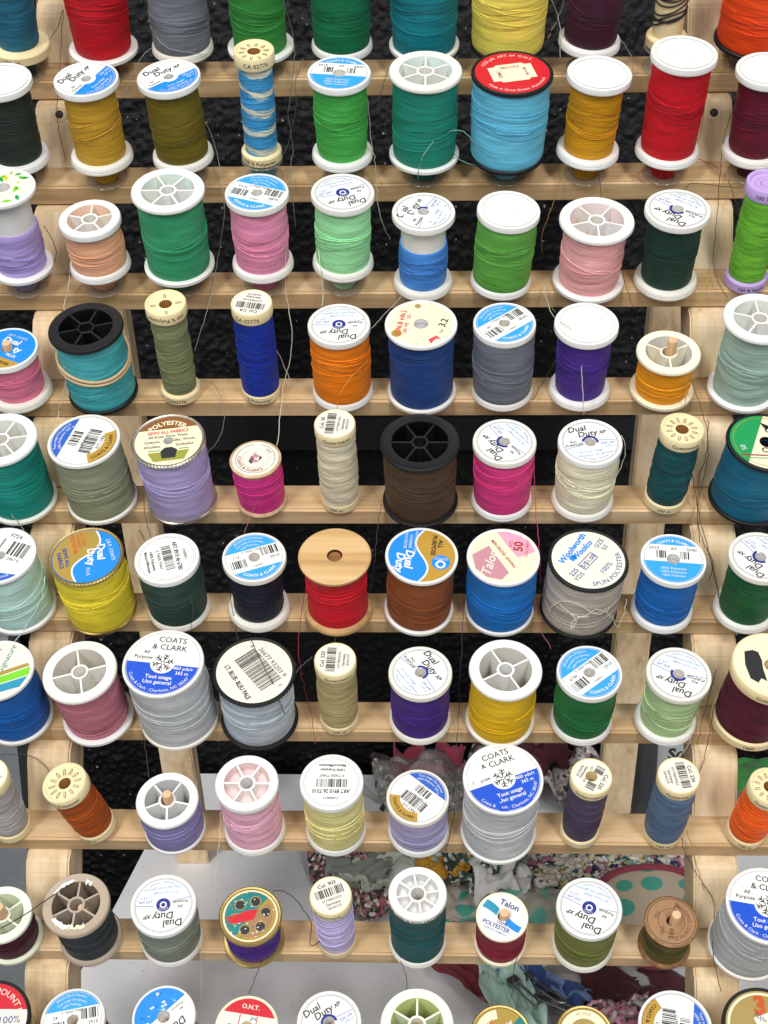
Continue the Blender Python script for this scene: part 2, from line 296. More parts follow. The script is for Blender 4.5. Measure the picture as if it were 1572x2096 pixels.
# ---------------------------------------------------------------- measurements (mm, rack coordinates)
# spool: rail, x along the rail, height above the rail, length, sideways lean (deg), top radius, foot radius, thread radius top, foot
GEO={'A0': [1, -176.04, 12.5, 60.0, 3.28, 11.14, 14.77, 10.25, 9.92],
'A1': [1, -134.79, 12.5, 50.0, 1.71, 17.09, 16.66, 15.04, 13.71],
'A2': [1, -95.91, 12.5, 46.0, 1.6, 15.27, 14.91, 13.56, 13.85],
'A3': [1, -57.61, 12.5, 50.0, -0.04, 16.61, 16.17, 13.17, 12.84],
'A4': [1, -18.1, 12.5, 46.0, 1.09, 15.18, 14.78, 13.69, 13.71],
'A5': [1, 21.72, 12.5, 46.0, 0.43, 17.45, 16.95, 15.62, 15.3],
'A6': [1, 61.89, 12.5, 46.0, 1.19, 18.42, 17.83, 17.28, 17.36],
'A7': [1, 101.21, 12.5, 46.0, 3.65, 15.32, 14.94, 12.94, 12.59],
'A8': [1, 137.89, 12.5, 57.0, 0.38, 9.99, 9.75, 7.33, 7.19],
'A9': [1, 179.7, 12.5, 46.0, 3.16, 19.3, 19.07, 17.96, 17.92],
'B0': [2, -176.18, 11.93, 43.95, 0.97, 14.8, 15.08, 12.0, 12.14],
'B1': [2, -135.0, 11.72, 44.19, 0.08, 15.13, 15.07, 12.08, 12.22],
'B2': [2, -95.24, 11.99, 44.57, -1.24, 14.84, 14.75, 12.35, 12.73],
'B3': [2, -56.92, 11.94, 57.5, 1.59, 9.37, 9.71, 7.77, 7.81],
'B4': [2, -17.77, 11.91, 45.41, 0.93, 14.73, 14.67, 12.37, 11.95],
'B5': [2, 21.73, 12.04, 45.97, 1.27, 16.92, 16.83, 15.13, 15.11],
'B6': [2, 61.46, 12.1, 44.46, 1.42, 18.89, 18.0, 17.77, 17.42],
'B7': [2, 100.16, 12.42, 43.42, 3.07, 14.95, 15.04, 12.05, 11.98],
'B8': [2, 138.02, 12.15, 53.23, 1.88, 15.08, 15.12, 13.33, 12.91],
'B9': [2, 179.15, 11.83, 44.9, -0.56, 14.55, 14.77, 11.95, 12.14],
'C0': [3, -173.73, 11.98, 46.67, 1.2, 15.14, 15.07, 11.8, 12.01],
'C1': [3, -135.26, 11.87, 28.87, -0.74, 14.7, 14.72, 12.98, 13.29],
'C2': [3, -96.69, 11.88, 44.59, 0.67, 17.08, 16.96, 15.17, 15.01],
'C3': [3, -56.02, 11.99, 42.7, 1.26, 14.86, 14.8, 13.06, 12.67],
'C4': [3, -17.28, 12.31, 41.97, 2.63, 14.72, 14.67, 12.93, 12.89],
'C5': [3, 21.12, 0.2, 42.93, 0.9, 14.77, 14.42, 11.02, 11.44],
'C6': [3, 58.82, 0.77, 43.14, 3.33, 14.74, 14.65, 13.83, 13.82],
'C7': [3, 101.13, 0.59, 37.21, 2.19, 17.57, 17.14, 14.74, 14.47],
'C8': [3, 138.41, 0.26, 43.31, 1.1, 15.17, 15.14, 12.5, 12.09],
'C9': [3, 176.79, 0.16, 58.01, 1.02, 9.56, 9.99, 8.69, 8.83],
'D0': [4, -176.38, 0.23, 29.31, -0.95, 14.82, 15.52, 12.5, 12.42],
'D1': [4, -135.4, 0.4, 42.28, -1.5, 17.75, 16.92, 15.91, 16.08],
'D2': [4, -97.09, 0.04, 56.96, 0.28, 9.63, 9.57, 8.18, 8.13],
'D3': [4, -57.66, 0.09, 56.66, 0.63, 9.58, 9.33, 8.96, 9.09],
'D4': [4, -17.8, 0.09, 43.61, 0.39, 14.65, 14.66, 13.51, 13.83],
'D5': [4, 20.63, 0.0, 43.79, 0.01, 16.87, 16.64, 15.06, 15.21],
'D6': [4, 59.56, 0.08, 43.93, -0.36, 14.52, 14.66, 14.29, 14.19],
'D7': [4, 96.75, 0.1, 43.32, 0.45, 14.9, 14.71, 12.21, 11.77],
'D8': [4, 136.16, 0.41, 25.2, 1.71, 15.14, 15.22, 12.86, 12.87],
'D9': [4, 174.7, 0.45, 45.9, 1.72, 17.06, 16.6, 14.31, 14.16],
'E0': [5, -174.82, 0.38, 42.99, -1.41, 17.07, 17.1, 15.47, 15.67],
'E1': [5, -135.14, 0.66, 41.82, -2.45, 17.18, 17.13, 16.15, 16.23],
'E2': [5, -96.13, 0.38, 41.8, -1.42, 17.35, 17.06, 16.32, 15.8],
'E3': [5, -56.94, 0.24, 29.5, -1.27, 12.26, 12.18, 11.68, 11.34],
'E4': [5, -18.91, 0.02, 52.93, 0.15, 9.52, 9.05, 8.85, 9.05],
'E5': [5, 20.0, 0.06, 40.96, 0.21, 18.45, 18.23, 16.75, 16.69],
'E6': [5, 59.16, 0.05, 41.13, 0.21, 14.75, 14.52, 13.73, 13.46],
'E7': [5, 98.07, 0.23, 40.68, 0.99, 14.9, 14.81, 14.23, 13.52],
'E8': [5, 137.21, 0.47, 49.16, 3.08, 10.03, 9.79, 9.3, 9.21],
'E9': [5, 176.27, 1.37, 39.32, 4.76, 18.66, 18.36, 17.21, 17.31],
'F0': [6, -174.55, 0.6, 40.56, -2.25, 17.12, 17.12, 15.75, 15.92],
'F1': [6, -135.07, 0.17, 40.58, -0.64, 17.5, 16.91, 16.71, 16.55],
'F2': [6, -97.12, 0.25, 39.06, -1.07, 15.28, 14.89, 14.82, 14.29],
'F3': [6, -58.08, 0.44, 39.85, 1.87, 14.95, 14.92, 12.12, 12.08],
'F4': [6, -19.66, 0.15, 41.01, 0.57, 16.97, 16.6, 14.7, 14.7],
'F5': [6, 19.22, 0.68, 40.98, 2.58, 16.92, 16.68, 15.57, 15.38],
'F6': [6, 58.11, 0.21, 40.77, 0.8, 16.91, 16.47, 16.06, 15.65],
'F7': [6, 95.83, 0.9, 37.91, 3.1, 18.55, 18.57, 17.99, 17.63],
'F8': [6, 135.55, 0.4, 38.91, 1.74, 15.13, 14.81, 13.24, 13.06],
'F9': [6, 174.83, 0.44, 40.78, 1.93, 14.75, 14.69, 12.33, 12.38],
'G0': [7, -175.4, 0.51, 39.9, -1.91, 17.05, 16.95, 15.8, 15.87],
'G1': [7, -136.01, 0.93, 38.69, -3.43, 17.54, 17.3, 15.71, 15.02],
'G2': [7, -96.46, 0.61, 46.22, -2.03, 18.98, 19.06, 18.07, 18.35],
'G3': [7, -57.58, 0.47, 40.12, 1.62, 19.19, 18.67, 16.93, 17.13],
'G4': [7, -19.0, 0.11, 49.79, 0.74, 9.65, 9.22, 9.15, 8.98],
'G5': [7, 19.85, 0.2, 40.04, 0.87, 14.74, 14.74, 13.62, 13.56],
'G6': [7, 58.15, 0.5, 42.56, 1.92, 16.83, 16.48, 15.2, 15.19],
'G7': [7, 97.05, 0.31, 40.67, 1.34, 15.03, 14.72, 14.14, 13.55],
'G8': [7, 136.96, 0.61, 39.39, 2.65, 14.99, 14.66, 12.77, 12.45],
'G9': [7, 175.82, 1.36, 45.71, 4.97, 18.19, 17.42, 15.98, 16.25],
'H0': [8, -177.89, 0.24, 47.6, -1.64, 9.87, 9.28, 8.97, 8.92],
'H1': [8, -136.14, 1.73, 41.54, -11.45, 10.74, 9.69, 9.54, 9.44],
'H2': [8, -98.27, 0.12, 27.51, -0.52, 14.79, 14.66, 13.99, 13.95],
'H3': [8, -59.66, 0.11, 43.57, 0.47, 14.71, 14.82, 13.36, 13.65],
'H4': [8, -20.35, 0.07, 45.09, 0.31, 14.66, 14.46, 13.76, 13.75],
'H5': [8, 19.36, 0.07, 32.25, -0.32, 14.61, 14.62, 13.7, 13.69],
'H6': [8, 57.25, 0.29, 49.3, 1.02, 18.33, 17.99, 17.01, 17.06],
'H7': [8, 95.89, 0.31, 51.57, 2.12, 9.49, 9.19, 8.89, 8.38],
'H8': [8, 135.35, 0.22, 52.82, 1.53, 9.61, 9.03, 9.34, 9.14],
'H9': [8, 174.16, 0.93, 43.76, 6.48, 9.77, 9.16, 9.1, 8.81],
'I0': [9, -177.03, 0.03, 25.07, 0.12, 14.36, 14.6, 12.76, 12.72],
'I1': [9, -138.41, 0.37, 36.05, -1.58, 15.77, 14.98, 13.16, 13.32],
'I2': [9, -99.44, 0.37, 36.74, 1.57, 15.29, 14.79, 14.73, 14.08],
'I3': [9, -59.77, 0.37, 26.35, 1.59, 14.7, 14.61, 12.76, 12.73],
'I4': [9, -19.73, 0.08, 48.16, -0.54, 9.67, 9.07, 9.12, 8.95],
'I5': [9, 18.84, 0.13, 51.28, 0.63, 13.31, 13.58, 12.69, 12.64],
'I6': [9, 58.18, 0.05, 29.09, 0.25, 12.17, 12.25, 11.16, 11.31],
'I7': [9, 97.29, 0.11, 39.0, 0.48, 15.05, 14.55, 14.06, 13.5],
'I8': [9, 135.9, 0.22, 25.88, 1.11, 12.62, 12.35, 10.95, 11.08],
'I9': [9, 174.09, 1.2, 42.41, 4.21, 18.63, 18.18, 17.1, 17.37],
'J0': [10, -179.19, 0.0, 34.94, -1.0, 19.24, 18.78, 16.91, 16.97],
'J1': [10, -139.66, 0.0, 36.51, -1.0, 15.13, 14.96, 12.88, 12.82],
'J2': [10, -96.3, 0.0, 42.4, -1.0, 14.7, 14.67, 12.47, 12.68],
'J3': [10, -60.58, 0.0, 31.57, 1.0, 14.78, 14.28, 12.28, 12.17],
'J4': [10, -21.9, 0.0, 38.31, 1.0, 14.91, 14.76, 12.78, 12.65],
'J5': [10, 18.41, 0.0, 37.72, 1.0, 16.88, 16.71, 14.75, 14.72],
'J6': [10, 57.28, 0.0, 26.7, 1.0, 14.0, 13.68, 12.19, 12.06],
'J7': [10, 95.61, 0.0, 29.34, 1.0, 13.25, 12.76, 11.78, 11.6],
'J8': [10, 135.52, 0.0, 39.72, 1.0, 16.77, 16.6, 15.23, 15.22],
'J9': [10, 174.62, 0.0, 40.59, 1.0, 18.33, 17.9, 16.66, 16.74]}
SCREWS=[(-159.5, 203.7), (163.0, 201.2)]
LEGL=(-172.0, -141.0)
LEGR=(167.3, 144.4)
SPOOLS=[
('A0', '1f6078', 'g', 'gs 12 top=x bot=-_274_yds.', 'fat teal blue spool with wavy printed cream foot, above the charcoal green spool'),
('A1', 'b80c1c', 'w', 'open 6 10', 'tall bright red spool, cut by the top edge, above the gold spool'),
('A2', '70757d', 's', 'lab dd 20', 'medium grey spool with stray loops, cut by the top edge, above the olive spool'),
('A3', '32863a', 'w', 'emb 6 0 bot=BASIC_SEWING', 'leaf green spool on wide white foot, behind the variegated blue slim spool'),
('A4', '0c6a44', 's', 'lab bb 0', 'deep emerald spool, cut by the top edge, above the spool with blue barcode cap'),
('A5', '0a7480', 'w', 'open 6 0', 'deep turquoise spool, cut by the top edge, above the open capped sea green spool'),
('A6', 'e4d25c', 'k', 'open 6 0', 'pale lemon yellow spool with dark foot, above the red labelled sky blue spool'),
('A7', '3c152b', 's', 'emb 6 0', 'blackish plum spool on white foot, above the amber spool'),
('A8', '2a2422', 'g', 'gs 12 sparse', 'nearly empty cream tube with a few turns of black thread, at the top edge'),
('A9', 'dc4410', 'k', 'open 6 0', 'vivid orange red spool with black rim in the top right corner'),
('B0', '222e28', 's', 'emb 6 0', 'charcoal green spool with plain white lid, cut by the left edge'),
('B1', 'bf942a', 's', 'lab db 65', 'mustard gold spool with half blue cap, beside the screw hole of the left upright'),
('B2', '685c12', 's', 'lab db 40', 'brownish olive spool with half blue cap, right of the mustard gold spool'),
('B3', '3c94cc', 'g', 'gs 10 vario top=CA_02776 bot=100_%_Polyester', 'slim spool of variegated blue and cream thread'),
('B4', '42a648', 's', 'lab bb -6 code=S910,69,6870', 'bright grass green spool with blue barcode cap, right of the variegated slim spool'),
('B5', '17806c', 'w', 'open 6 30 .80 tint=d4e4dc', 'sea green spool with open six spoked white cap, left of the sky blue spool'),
('B6', '60b6d6', 'k', 'lab star 14', 'fat sky blue spool with black rim and red printed label'),
('B7', 'c68c0c', 's', 'emb 8 10', 'amber spool with plain white lid, right of the red labelled sky blue spool'),
('B8', 'bf0c1e', 's', 'emb 6 0', 'tallest bright red spool with plain white lid, left of the right screw hole'),
('B9', '5e0e26', 's', 'emb 6 0', 'wine red spool with white lid and dark stray thread, at the right edge'),
('C0', 'ac9ad4', 'w:.56', 'lab leaf 0', 'half used lavender spool with white tube above and green leaf label'),
('C1', 'e8ac88', 's', 'open 5 20 .70 tint=eeccbe', 'short peach spool with open five spoked cap, right of the half used lavender spool'),
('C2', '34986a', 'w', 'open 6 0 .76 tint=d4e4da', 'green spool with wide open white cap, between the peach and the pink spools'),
('C3', 'e48eb2', 's', 'lab bs -18 code=0870,5910 seed=8', 'candy pink spool with blue edged barcode cap, left of the mint spool'),
('C4', '9ae2a4', 's', 'lab dd 205 hole=0', 'pale mint spool with upside down white printed cap, right of the candy pink spool'),
('C5', '4282d2', 's:.62', 'lab dd 70 wear=3', 'half used cornflower blue spool with bare white tube showing above the thread'),
('C6', '5ca242', 's', 'emb 8 0', 'yellowish green spool with plain white lid, right of the half used cornflower blue spool'),
('C7', 'eaa8aa', 'w', 'open 5 55 .76 tint=e8d6d6', 'salmon pink spool with large open five spoked cap, left of the dark green spool'),
('C8', '12362c', 's', 'lab dd 148 caps=1', 'blackish green spool with white printed cap, beside the right upright on the third rail'),
('C9', '6cb434', 'l', 'rings top=100_%_Rayon bot=100_%_Rayon', 'slim lime green spool with lilac caps at the right edge'),
('D0', 'de7896', 's', 'lab plusplain -25', 'short rose pink spool with blue and gold cap at the left edge'),
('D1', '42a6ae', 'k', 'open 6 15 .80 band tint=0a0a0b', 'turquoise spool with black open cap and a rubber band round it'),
('D2', '7a825c', 'g', 'gs 4 top=100_%_Polyester bot=CA02776 flip', 'slim greyish olive spool with cream dished cap, right of the rubber banded spool'),
('D3', '0c2e96', 'g', 'lab gt 170 code=CA top=CA_02776 bot=%_Polyester', 'slim royal blue spool with printed cream caps, left of the orange spool'),
('D4', 'ea7e0c', 's', 'lab dd 185 hole=0', 'pure orange spool with upside down white printed cap, right of the slim royal blue spool'),
('D5', '1e4280', 'w', 'lab navy 0', 'navy blue spool with stained cream and red paper label'),
('D6', '6c727c', 's', 'lab bs 38 code=8545,60 seed=11', 'slate grey spool with blue edged barcode cap, left of the violet spool'),
('D7', '462a88', 's', 'emb 6 20', 'deep violet spool with plain white lid and pale thread hanging across it'),
('D8', 'ea9a18', 'i', 'open 3 30 .60', 'short amber orange spool with its peg standing above a three holed cap'),
('D9', '9cb6aa', 'w', 'open 5 20 .72 tint=dce2e0', 'pale sage green spool with open white cap at the right edge'),
('E0', '0c867a', 'w', 'open 6 10 .74 tint=dde4e2', 'teal green spool at the left edge, above the pale aqua one'),
('E1', '8e9276', 'w', 'lab gold 0 blue=165 gold=335 rotcode=ART_210', 'sage khaki spool with blue and gold edged barcode label, above yellow spool'),
('E2', 'ab9ecb', 'm', 'lab sews 8', 'lavender spool with metal rim and cream label about fabrics'),
('E3', 'cc3282', 'dt', 'lab clarks 10', 'small magenta spool on wooden ends with round cream emblem label'),
('E4', 'dad2b6', 'g', 'lab gt 85 code=30 top=Gutermann bot=100_m', 'slim ecru spool with barcode cap, right of the small magenta wooden spool'),
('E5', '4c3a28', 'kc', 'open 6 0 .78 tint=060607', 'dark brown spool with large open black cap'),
('E6', 'd63a80', 's', 'lab dd 128 seed', 'hot pink spool with white printed cap, right of the dark brown spool'),
('E7', 'e6e0c2', 's', 'lab dd 14 caps=1', 'ivory cream spool with upright white printed cap, right of the hot pink spool'),
('E8', '0c4c50', 'g', 'gs 12 top=Gutermann bot=100_m', 'slim dark teal spool with slotted cream cap, leaning beside the right upright'),
('E9', '10627e', 'k', 'lab clarksg 0', 'fat blue teal spool with black rim and cream and green label at the right edge'),
('F0', 'b2d2cc', 'w', 'lab mint -20', 'pale aqua spool with white barcode cap and blue stripe, at the left edge'),
('F1', 'e2ce32', 'gd', 'lab plus -8', 'lemon yellow spool with gold rim and blue and gold curved label'),
('F2', '26423c', 's', 'lab art -72', 'dark bottle green spool with plain black and white barcode cap'),
('F3', '10152a', 's', 'lab bs 22 code=S910,114 seed=21', 'blackish navy spool on wide white foot with blue edged barcode cap'),
('F4', 'ca1428', 'd', 'wood', 'crimson thread on a large bare wooden spool'),
('F5', '84461e', 'w', 'lab plus -95 a=1', 'chestnut brown spool with blue and gold label, right of the large bare wooden spool'),
('F6', '0c6cba', 'w', 'lab talon 8', 'azure blue spool with pink and cream label, between chestnut and greige spools'),
('F7', 'b6aa9e', 'kc', 'lab wool -3', 'fat greige spool with loose tangles, black rim and blue printed cream label'),
('F8', '1068ba', 's', 'lab bb -4 code=S910,A9,5040', 'bright blue spool with upright blue and white barcode cap, beside the right upright'),
('F9', '14582e', 's', 'lab dd 135 logo=1', 'forest green spool with white printed cap, above the fat maroon one'),
('G0', '0a5cac', 'w', 'lab signal 15', 'strong blue spool with lime and yellow striped label at the left edge'),
('G1', 'ba7282', 'w', 'open 4 15 .76', 'dusty rose spool with large open four spoked white cap'),
('G2', 'bcc0c2', 'w', 'lab cc -8', 'big silver grey spool with blue and white snowflake label, right of the dusty rose one'),
('G3', 'b4bfc8', 'kc', 'lab ltblue 0', 'fat pale ice blue spool with black rim and large barcode on cream label'),
('G4', 'b4a472', 'g', 'lab gt 88 code=520 top=Gutermann bot=100_m', 'slim khaki beige spool with barcode cap, right of the fat ice blue spool'),
('G5', '42227c', 's', 'lab dd -52 caps=1', 'deep purple spool with sideways white printed cap, right of the slim khaki beige one'),
('G6', 'e2b60c', 'w', 'open 4 30 .76', 'golden yellow spool with open four spoked white cap'),
('G7', '166c36', 's', 'lab bs 40 code=S910,6740 seed=31', 'kelly green spool with tilted blue and white barcode cap, right of the golden yellow one'),
('G8', 'b6d29a', 's', 'lab dd 160 caps=1', 'pale celery green spool with white printed cap, beside the right upright'),
('G9', '52152a', 'g', 'lab guttop 0 bot=1460 top=Gutermann_500', 'fat maroon spool with torn black paper on its cream cap, right edge'),
('H0', 'aaa6a6', 'g', 'lab gt 60', 'slim pale grey spool leaning at the left edge, beside the slim rust one'),
('H1', 'a24a10', 'g', 'gs 12 top=100_%_Polyester bot=100_m', 'slim rust brown spool with slotted cream cap, leaning to the left'),
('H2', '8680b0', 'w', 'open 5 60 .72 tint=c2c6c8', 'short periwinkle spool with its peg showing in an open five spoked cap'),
('H3', 'eeb6ca', 's', 'open 6 0 .64 shallow tint=e0c4c4', 'baby pink spool with small spoked window in its white cap'),
('H4', 'e2da94', 's', 'lab art 180 code=ART_8910_26_7310', 'pale yellow spool with upside down black barcode on white cap'),
('H5', 'aca6cc', 's', 'lab gold 0 blue=50 gold=222 rotcode=ART_210', 'short pale lilac spool with barcode cap, left of big light grey spool'),
('H6', 'c6c8ca', 'w', 'lab cc 22 wear=5.2', 'big light grey spool with scuffed blue and white snowflake label'),
('H7', '4a3e5a', 'g', 'lab gt 240 hole=.3 top=Gutermann', 'slim dark plum spool with torn barcode cap'),
('H8', '58708c', 'g', 'lab gt -80 code=236 top=Gutermann bot=100_m', 'slim slate blue spool with barcode cap, beside the right upright'),
('H9', 'e85e12', 'g', 'gs 12 top=Gutermann bot=100_m', 'slim bright orange spool with slotted cream cap at the right edge'),
('I0', '421022', 'y', 'open 5 40 .74 tint=d4dabc', 'short burgundy spool with open milky green cap at the left edge'),
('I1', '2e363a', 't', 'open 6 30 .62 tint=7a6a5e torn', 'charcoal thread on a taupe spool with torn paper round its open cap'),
('I2', '7e8676', 's', 'lab dd 190 hole=0', 'grey green spool with white printed cap, right of the taupe spool'),
('I3', '421e7e', 'gd', 'lab holo 0', 'short purple spool with glittering green, gold and red six holed cap'),
('I4', 'c2b6de', 'g', 'lab gt 22 code=903 top=Gutermann', 'slim pale lilac spool with barcode cap, right of the glittering cap'),
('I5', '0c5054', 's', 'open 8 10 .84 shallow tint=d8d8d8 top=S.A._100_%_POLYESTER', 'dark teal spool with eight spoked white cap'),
('I6', '82122e', 'i', 'lab talonp -25', 'short crimson maroon spool with blue wave label and peg through its cap'),
('I7', '6e7636', 's', 'lab dd 160 hole=0', 'moss green spool with clean white printed cap, left of the brown wooden spool'),
('I8', '544a1e', 'do', 'lab cort 0', 'olive thread on a small stamped brown wooden spool with peg showing'),
('I9', 'b2b4b6', 'w', 'lab cc -8', 'big grey spool with snowflake label, cut by the right edge'),
('J0', 'c0b070', 'k', 'lab mount 0', 'spool with black rim and red, white and green label in the lower left corner'),
('J1', '8e1a4a', 's', 'lab bs 12 code=S910,24 seed=41', 'magenta spool with light blue barcode cap at the bottom edge, left'),
('J2', '3a6a9a', 's', 'lab peel 225', 'spool with peeling flaked blue and white cap at the bottom edge'),
('J3', '7a4a2a', 'i', 'lab red -8', 'spool with cream cap and red printed label at the bottom edge'),
('J4', 'd8d0c0', 's', 'lab dd 36', 'spool with upright white printed cap at the bottom edge, left of the open milky cap'),
('J5', 'b8c060', 'y', 'open 6 30 .74 tint=c4cc8a', 'spool with open milky green six spoked cap at the bottom edge'),
('J6', 'b08a30', 'gd', 'lab gold35 0', 'spool with multicoloured gold and teal label, mostly below the bottom edge'),
('J7', 'c0a860', 'gd', 'lab clear 10', 'spool with worn cream and gold label, mostly below the bottom edge'),
('J8', 'd0d4d8', 'w', 'lab gold 0 blue=-10 gold=170 rotcode=57', 'white capped spool with gold and blue edged barcode at the bottom edge'),
('J9', 'c8b060', 'k', 'lab boye 0', 'spool with dark rim and gold label in the lower right corner'),
]
BOBBINS=[
('A1', '6a0c18', 'clear bobbin of dark red thread under the bright red top spool'),
('A3', '2c8038', 'clear bobbin of green thread under the leaf green top spool'),
('A8', 'd8cfae', 'clear bobbin of cream thread under the nearly empty cream tube'),
('A9', '8a1c10', 'clear bobbin of rusty thread under the orange red corner spool'),
('A0', '17505f', 'clear bobbin under the fat teal blue spool'),
('A2', '70757d', 'clear bobbin under the medium grey top spool'),
('A4', '0c6a44', 'clear bobbin under the deep emerald spool'),
('A5', '0a7480', 'clear bobbin under the deep turquoise spool'),
('A6', 'e4d25c', 'clear bobbin under the lemon yellow spool'),
('A7', '3c152b', 'clear bobbin under the blackish plum spool'),
('B0', '222e28', 'clear bobbin of charcoal thread under the charcoal green spool'),
('B1', 'b88a24', 'clear bobbin of gold thread under the mustard gold spool'),
('B2', '685c12', 'clear bobbin under the brownish olive spool'),
('B3', '4a8a98', 'clear bobbin of blue grey thread under the variegated slim spool'),
('B4', '42a648', 'clear bobbin under the grass green spool'),
('B5', '1a6a5c', 'clear bobbin of sea green thread under the sea green spool'),
('B6', '60a4b4', 'clear bobbin of light blue thread under the red labelled spool'),
('B7', 'b88010', 'clear bobbin of amber thread under the amber spool'),
('B8', 'c01022', 'clear bobbin of red thread under the tallest red spool'),
('B9', '4e0c20', 'clear bobbin of wine thread under the wine red spool'),
('C0', '8a7a9a', 'clear bobbin of greyish lavender thread under the half used lavender spool'),
('C1', 'e0a080', 'clear bobbin of peach thread under the peach spool'),
('C2', '2c8058', 'clear bobbin of green thread under the wide open capped green spool'),
('C3', 'd8769c', 'clear bobbin of pink thread under the candy pink spool'),
('C4', 'a8d8a8', 'clear bobbin of mint thread under the pale mint spool'),
]
